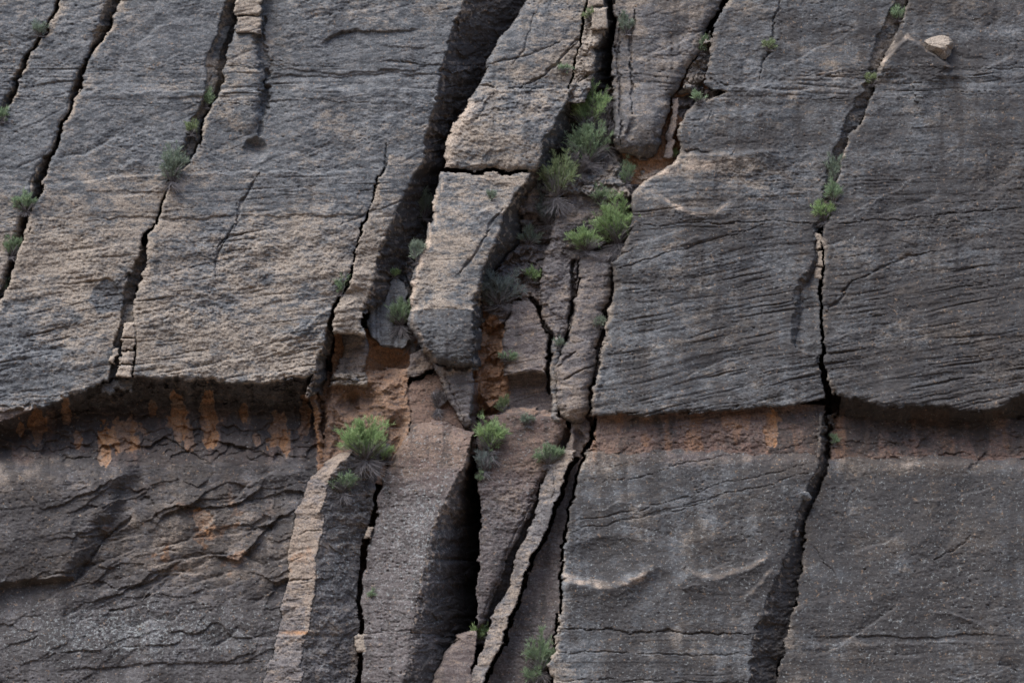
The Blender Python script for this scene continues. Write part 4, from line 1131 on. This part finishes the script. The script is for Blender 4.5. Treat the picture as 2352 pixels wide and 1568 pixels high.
SHRUBS = [
    # x, y, w, h, style, dry, lean, label
    (1350, 256, 82, 100, 'bright', .2, 0, 'large bright green shrub left of the hanging block, beside a grey twiggy one'),
    (1388, 290, 70, 110, 'dry', 1.0, 0, 'grey brown leafless twiggy shrub against the left side of the hanging block'),
    (1350, 340, 84, 84, 'green', .5, 0, 'dull green shrub under the large bright green one in the upper gully'),
    (1330, 380, 44, 44, 'dry', .8, 0, 'sparse grey twiggy shrub on the ledge below the dull green shrub'),
    (1420, 510, 100, 116, 'bright', 1.0, 0, 'biggest bright green shrub with grey twigs below, on the left edge of the right slab'),
    (1346, 556, 62, 50, 'bright', .5, 0, 'low bright green shrub left of the biggest bright green shrub'),
    (1282, 408, 64, 104, 'olive', .6, .2, 'tall feathery olive green shrub in the shaded gully'),
    (1256, 484, 50, 76, 'blue', .4, 0, 'pale blue grey sagebrush directly under the tall feathery olive shrub'),
    (1148, 664, 92, 88, 'blue', .3, .1, 'round grey green bush right of the central hanging pillar'),
    (1222, 636, 30, 26, 'bright', .3, 0, 'small yellow green tuft right of the round grey green bush'),
    (842, 1016, 108, 96, 'bright', 1.0, 0, 'wide feathery green shrub on top of the pillar with the bright tan edge'),
    (886, 1046, 34, 30, 'bright', .3, 0, 'small bright tuft at the right foot of the wide feathery shrub'),
    (788, 1110, 44, 50, 'green', 1.0, 0, 'small green shrub on the shaded side of the tan edged pillar, below the wide one'),
    (1126, 1004, 56, 70, 'bright', 1.0, .1, 'feathery green shrub with grey skirt at the top of the black hollow'),
    (1114, 1060, 32, 50, 'blue', .6, 0, 'grey green hanging plant directly below the feathery shrub by the black hollow'),
    (1102, 1099, 16, 20, 'green', 0, 0, 'tiny green tuft in the crack below the grey green hanging plant'),
    (1262, 1046, 44, 48, 'green', .4, .1, 'small green shrub above the curved pale rib'),
    (1104, 1458, 36, 34, 'bright', .2, 0, 'small bright green tuft left of the curved rib, near the picture bottom'),
    (1242, 1506, 50, 84, 'green', .5, 0, 'leafy green shrub at the bottom, left of the lower right slab'),
    (1228, 1556, 36, 36, 'green', .3, 0, 'low green shrub at the bottom edge under the leafy green one'),
    (920, 722, 48, 60, 'green', .9, 0, 'green shrub right of the blue grey flake in the recess'),
    (944, 768, 38, 50, 'dry', 1.0, 0, 'dark leafless twiggy bush below the green shrub in the recess'),
    (974, 468, 42, 76, 'sage', .2, 0, 'grey green shrub in the wide crack left of the central pillar'),
    (958, 580, 26, 56, 'sage', .2, 0, 'slim grey green plant lower in the wide crack left of the central pillar'),
    (398, 384, 46, 78, 'sage', .5, .2, 'grey green shrub hanging in the third crack on the left'),
    (476, 228, 26, 44, 'green', .2, .1, 'thin green tuft high in the third crack on the left'),
    (440, 296, 22, 34, 'olive', .2, .1, 'thin olive tuft between the two other plants of the third crack'),
    (60, 468, 42, 46, 'green', .4, 0, 'green shrub in the second crack near the left edge, the upper of two'),
    (28, 566, 32, 54, 'green', .3, .1, 'green shrub in the second crack near the left edge, the lower of two'),
    (4, 658, 24, 40, 'green', .2, 0, 'green plant cut by the left edge of the picture, the lower one'),
    (6, 266, 18, 34, 'green', .2, 0, 'green plant cut by the left edge of the picture, the upper one'),
    (92, 70, 30, 30, 'sage', .2, 0, 'faint grey green tuft beside the first crack at top left'),
    (1893, 488, 44, 46, 'bright', .5, 0, 'bright green shrub above the tan chockstones in the right crack'),
    (1914, 394, 34, 60, 'sage', .2, .1, 'thin grey green shrub high in the right crack above the bright one'),
    (1916, 446, 32, 44, 'green', .3, 0, 'dark green shrub just above the bright one in the right crack'),
    (2064, 34, 26, 34, 'green', .2, 0, 'small green tuft at the top of the right crack'),
    (2006, 184, 26, 24, 'olive', .4, 0, 'yellowish grass tuft in the right crack left of the arched scar'),
    (1766, 108, 26, 20, 'olive', .2, 0, 'small yellow tuft on a hairline crack of the upper right slab'),
    (1612, 104, 26, 46, 'green', .2, .1, 'green plant in the crack right of the hanging block'),
    (1606, 226, 22, 30, 'green', .2, 0, 'small green plant on the lip below the layered ledge, upper right'),
    (1440, 56, 24, 54, 'sage', .1, 0, 'faint grey green plant on the top left of the hanging block'),
    (1442, 400, 24, 54, 'green', .3, 0, 'slim green plant below the orange niche'),
    (1546, 356, 18, 22, 'bright', 0, 0, 'tiny green tuft at the right end of the orange niche'),
    (1358, 36, 24, 24, 'olive', .1, 0, 'small yellow green tuft beside the pinnacle at the top'),
    (1296, 160, 24, 16, 'green', .1, 0, 'tiny green tuft on the upper middle block near the pinnacle'),
    (1216, 546, 38, 40, 'sage', .4, 0, 'thin grey green plant in the gully above the round grey green bush'),
    (1128, 450, 16, 22, 'sage', 0, 0, 'tiny grey plant on the top of the central pillar'),
    (1378, 740, 22, 26, 'sage', .2, 0, 'small grey green tuft between the bulging pillar and the right slab'),
    (1285, 790, 14, 26, 'sage', .2, 0, 'small grey tuft at the left side of the bulging pillar'),
    (1166, 822, 34, 18, 'green', .1, 0, 'low green tuft on the orange rock left of the thick black crack'),
    (1154, 932, 22, 36, 'olive', .3, 0, 'small olive plant in the dark gap below the orange rock'),
    (1008, 918, 30, 46, 'dry', .8, .3, 'dry branching twigs on the red rock left of the pillar foot'),
    (784, 656, 20, 50, 'green', .1, .1, 'slim green plant in the narrow crack left of the recess'),
    (906, 630, 18, 20, 'bright', .1, 0, 'tiny bright tuft on the tip of the blue grey flake'),
    (1916, 1012, 14, 28, 'green', .1, 0, 'tiny green plant in the crack between the two lower right slabs'),
    (1212, 966, 24, 24, 'sage', .5, 0, 'faint grey tuft on the reddish rock above the curved rib'),
    (853, 1366, 10, 16, 'green', 0, 0, 'tiny green sprig low on the broad wedge pillar'),
    (1378, 452, 40, 34, 'green', .3, 0, 'small dull green plants on the orange brown rubble above the biggest bright shrub'),
]
for n_, (x, y, w_, h_, st, dry, lean, lab) in enumerate(SHRUBS):
    shrub(x, y, w_, h_, st, lab, 100 + n_, dry, lean)

# ------------------------------------------------------------------ canyon floor below the picture
def ground():
    xs = np.linspace(-500, 500, 121)
    ys = np.concatenate([np.linspace(-700, 20, 40), np.linspace(24, 125, 60)])
    Xg, Yg = np.meshgrid(xs, ys)
    Zg = 19.5 * sst(45, 122, Yg) ** 1.2 + pn(Xg / 14, Yg / 14, 70) * .8 * sst(10, 40, Yg) + pn(Xg / 4, Yg / 4, 71) * .3
    n, k = Xg.shape
    ii = np.arange(n * k).reshape(n, k)
    Fq = np.stack([ii[:-1, :-1], ii[:-1, 1:], ii[1:, 1:], ii[1:, :-1]], -1).reshape(-1, 4)
    m, t, b = new_mat('sandy_talus')
    pos = N(t, 'ShaderNodeNewGeometry').outputs['Position']
    t.links.new(mix(t, noise(t, pos, .3, 6), (.10, .075, .055), (.20, .15, .11)), b.inputs['Base Color'])
    o = link(bpy.data.objects.new('ground', fast_mesh('ground', np.stack([Xg, Yg, Zg], -1).reshape(-1, 3), Fq, m)))
    tag(o, 'sandy canyon floor rising to the foot of the cliff', 'ground', None, 'structure')


ground()


# ------------------------------------------------------------------ unseen wall behind the camera, added to hold back low sky light
def canyon_wall():
    xs = np.linspace(-560, 560, 160)
    zs = np.linspace(-2, 170, 60)
    Xg, Zg = np.meshgrid(xs, zs)
    Yg = -270 - .12 * Zg + 26 * pn(Xg / 120, Zg / 300, 80) + 9 * pn(Xg / 30, Zg / 60, 81) + 4 * pn(Xg / 40, Zg / 7, 82)
    Zg = Zg + sst(100, 170, Zg) * 30 * pn(Xg / 90, Xg * 0, 83)
    n, k = Xg.shape
    ii = np.arange(n * k).reshape(n, k)
    Fq = np.stack([ii[:-1, :-1], ii[1:, :-1], ii[1:, 1:], ii[:-1, 1:]], -1).reshape(-1, 4)
    m, t, b = new_mat('far_sandstone')
    pos = N(t, 'ShaderNodeNewGeometry').outputs['Position']
    t.links.new(mix(t, noise(t, pos, .08, 6), (.14, .10, .08), (.30, .21, .16)), b.inputs['Base Color'])
    o = link(bpy.data.objects.new('canyon_wall', fast_mesh('canyon_wall', np.stack([Xg, Yg, Zg], -1).reshape(-1, 3), Fq, m)))
    tag(o, 'unseen sandstone wall added behind the camera to block low sky light', 'cliff', None, 'structure')


canyon_wall()
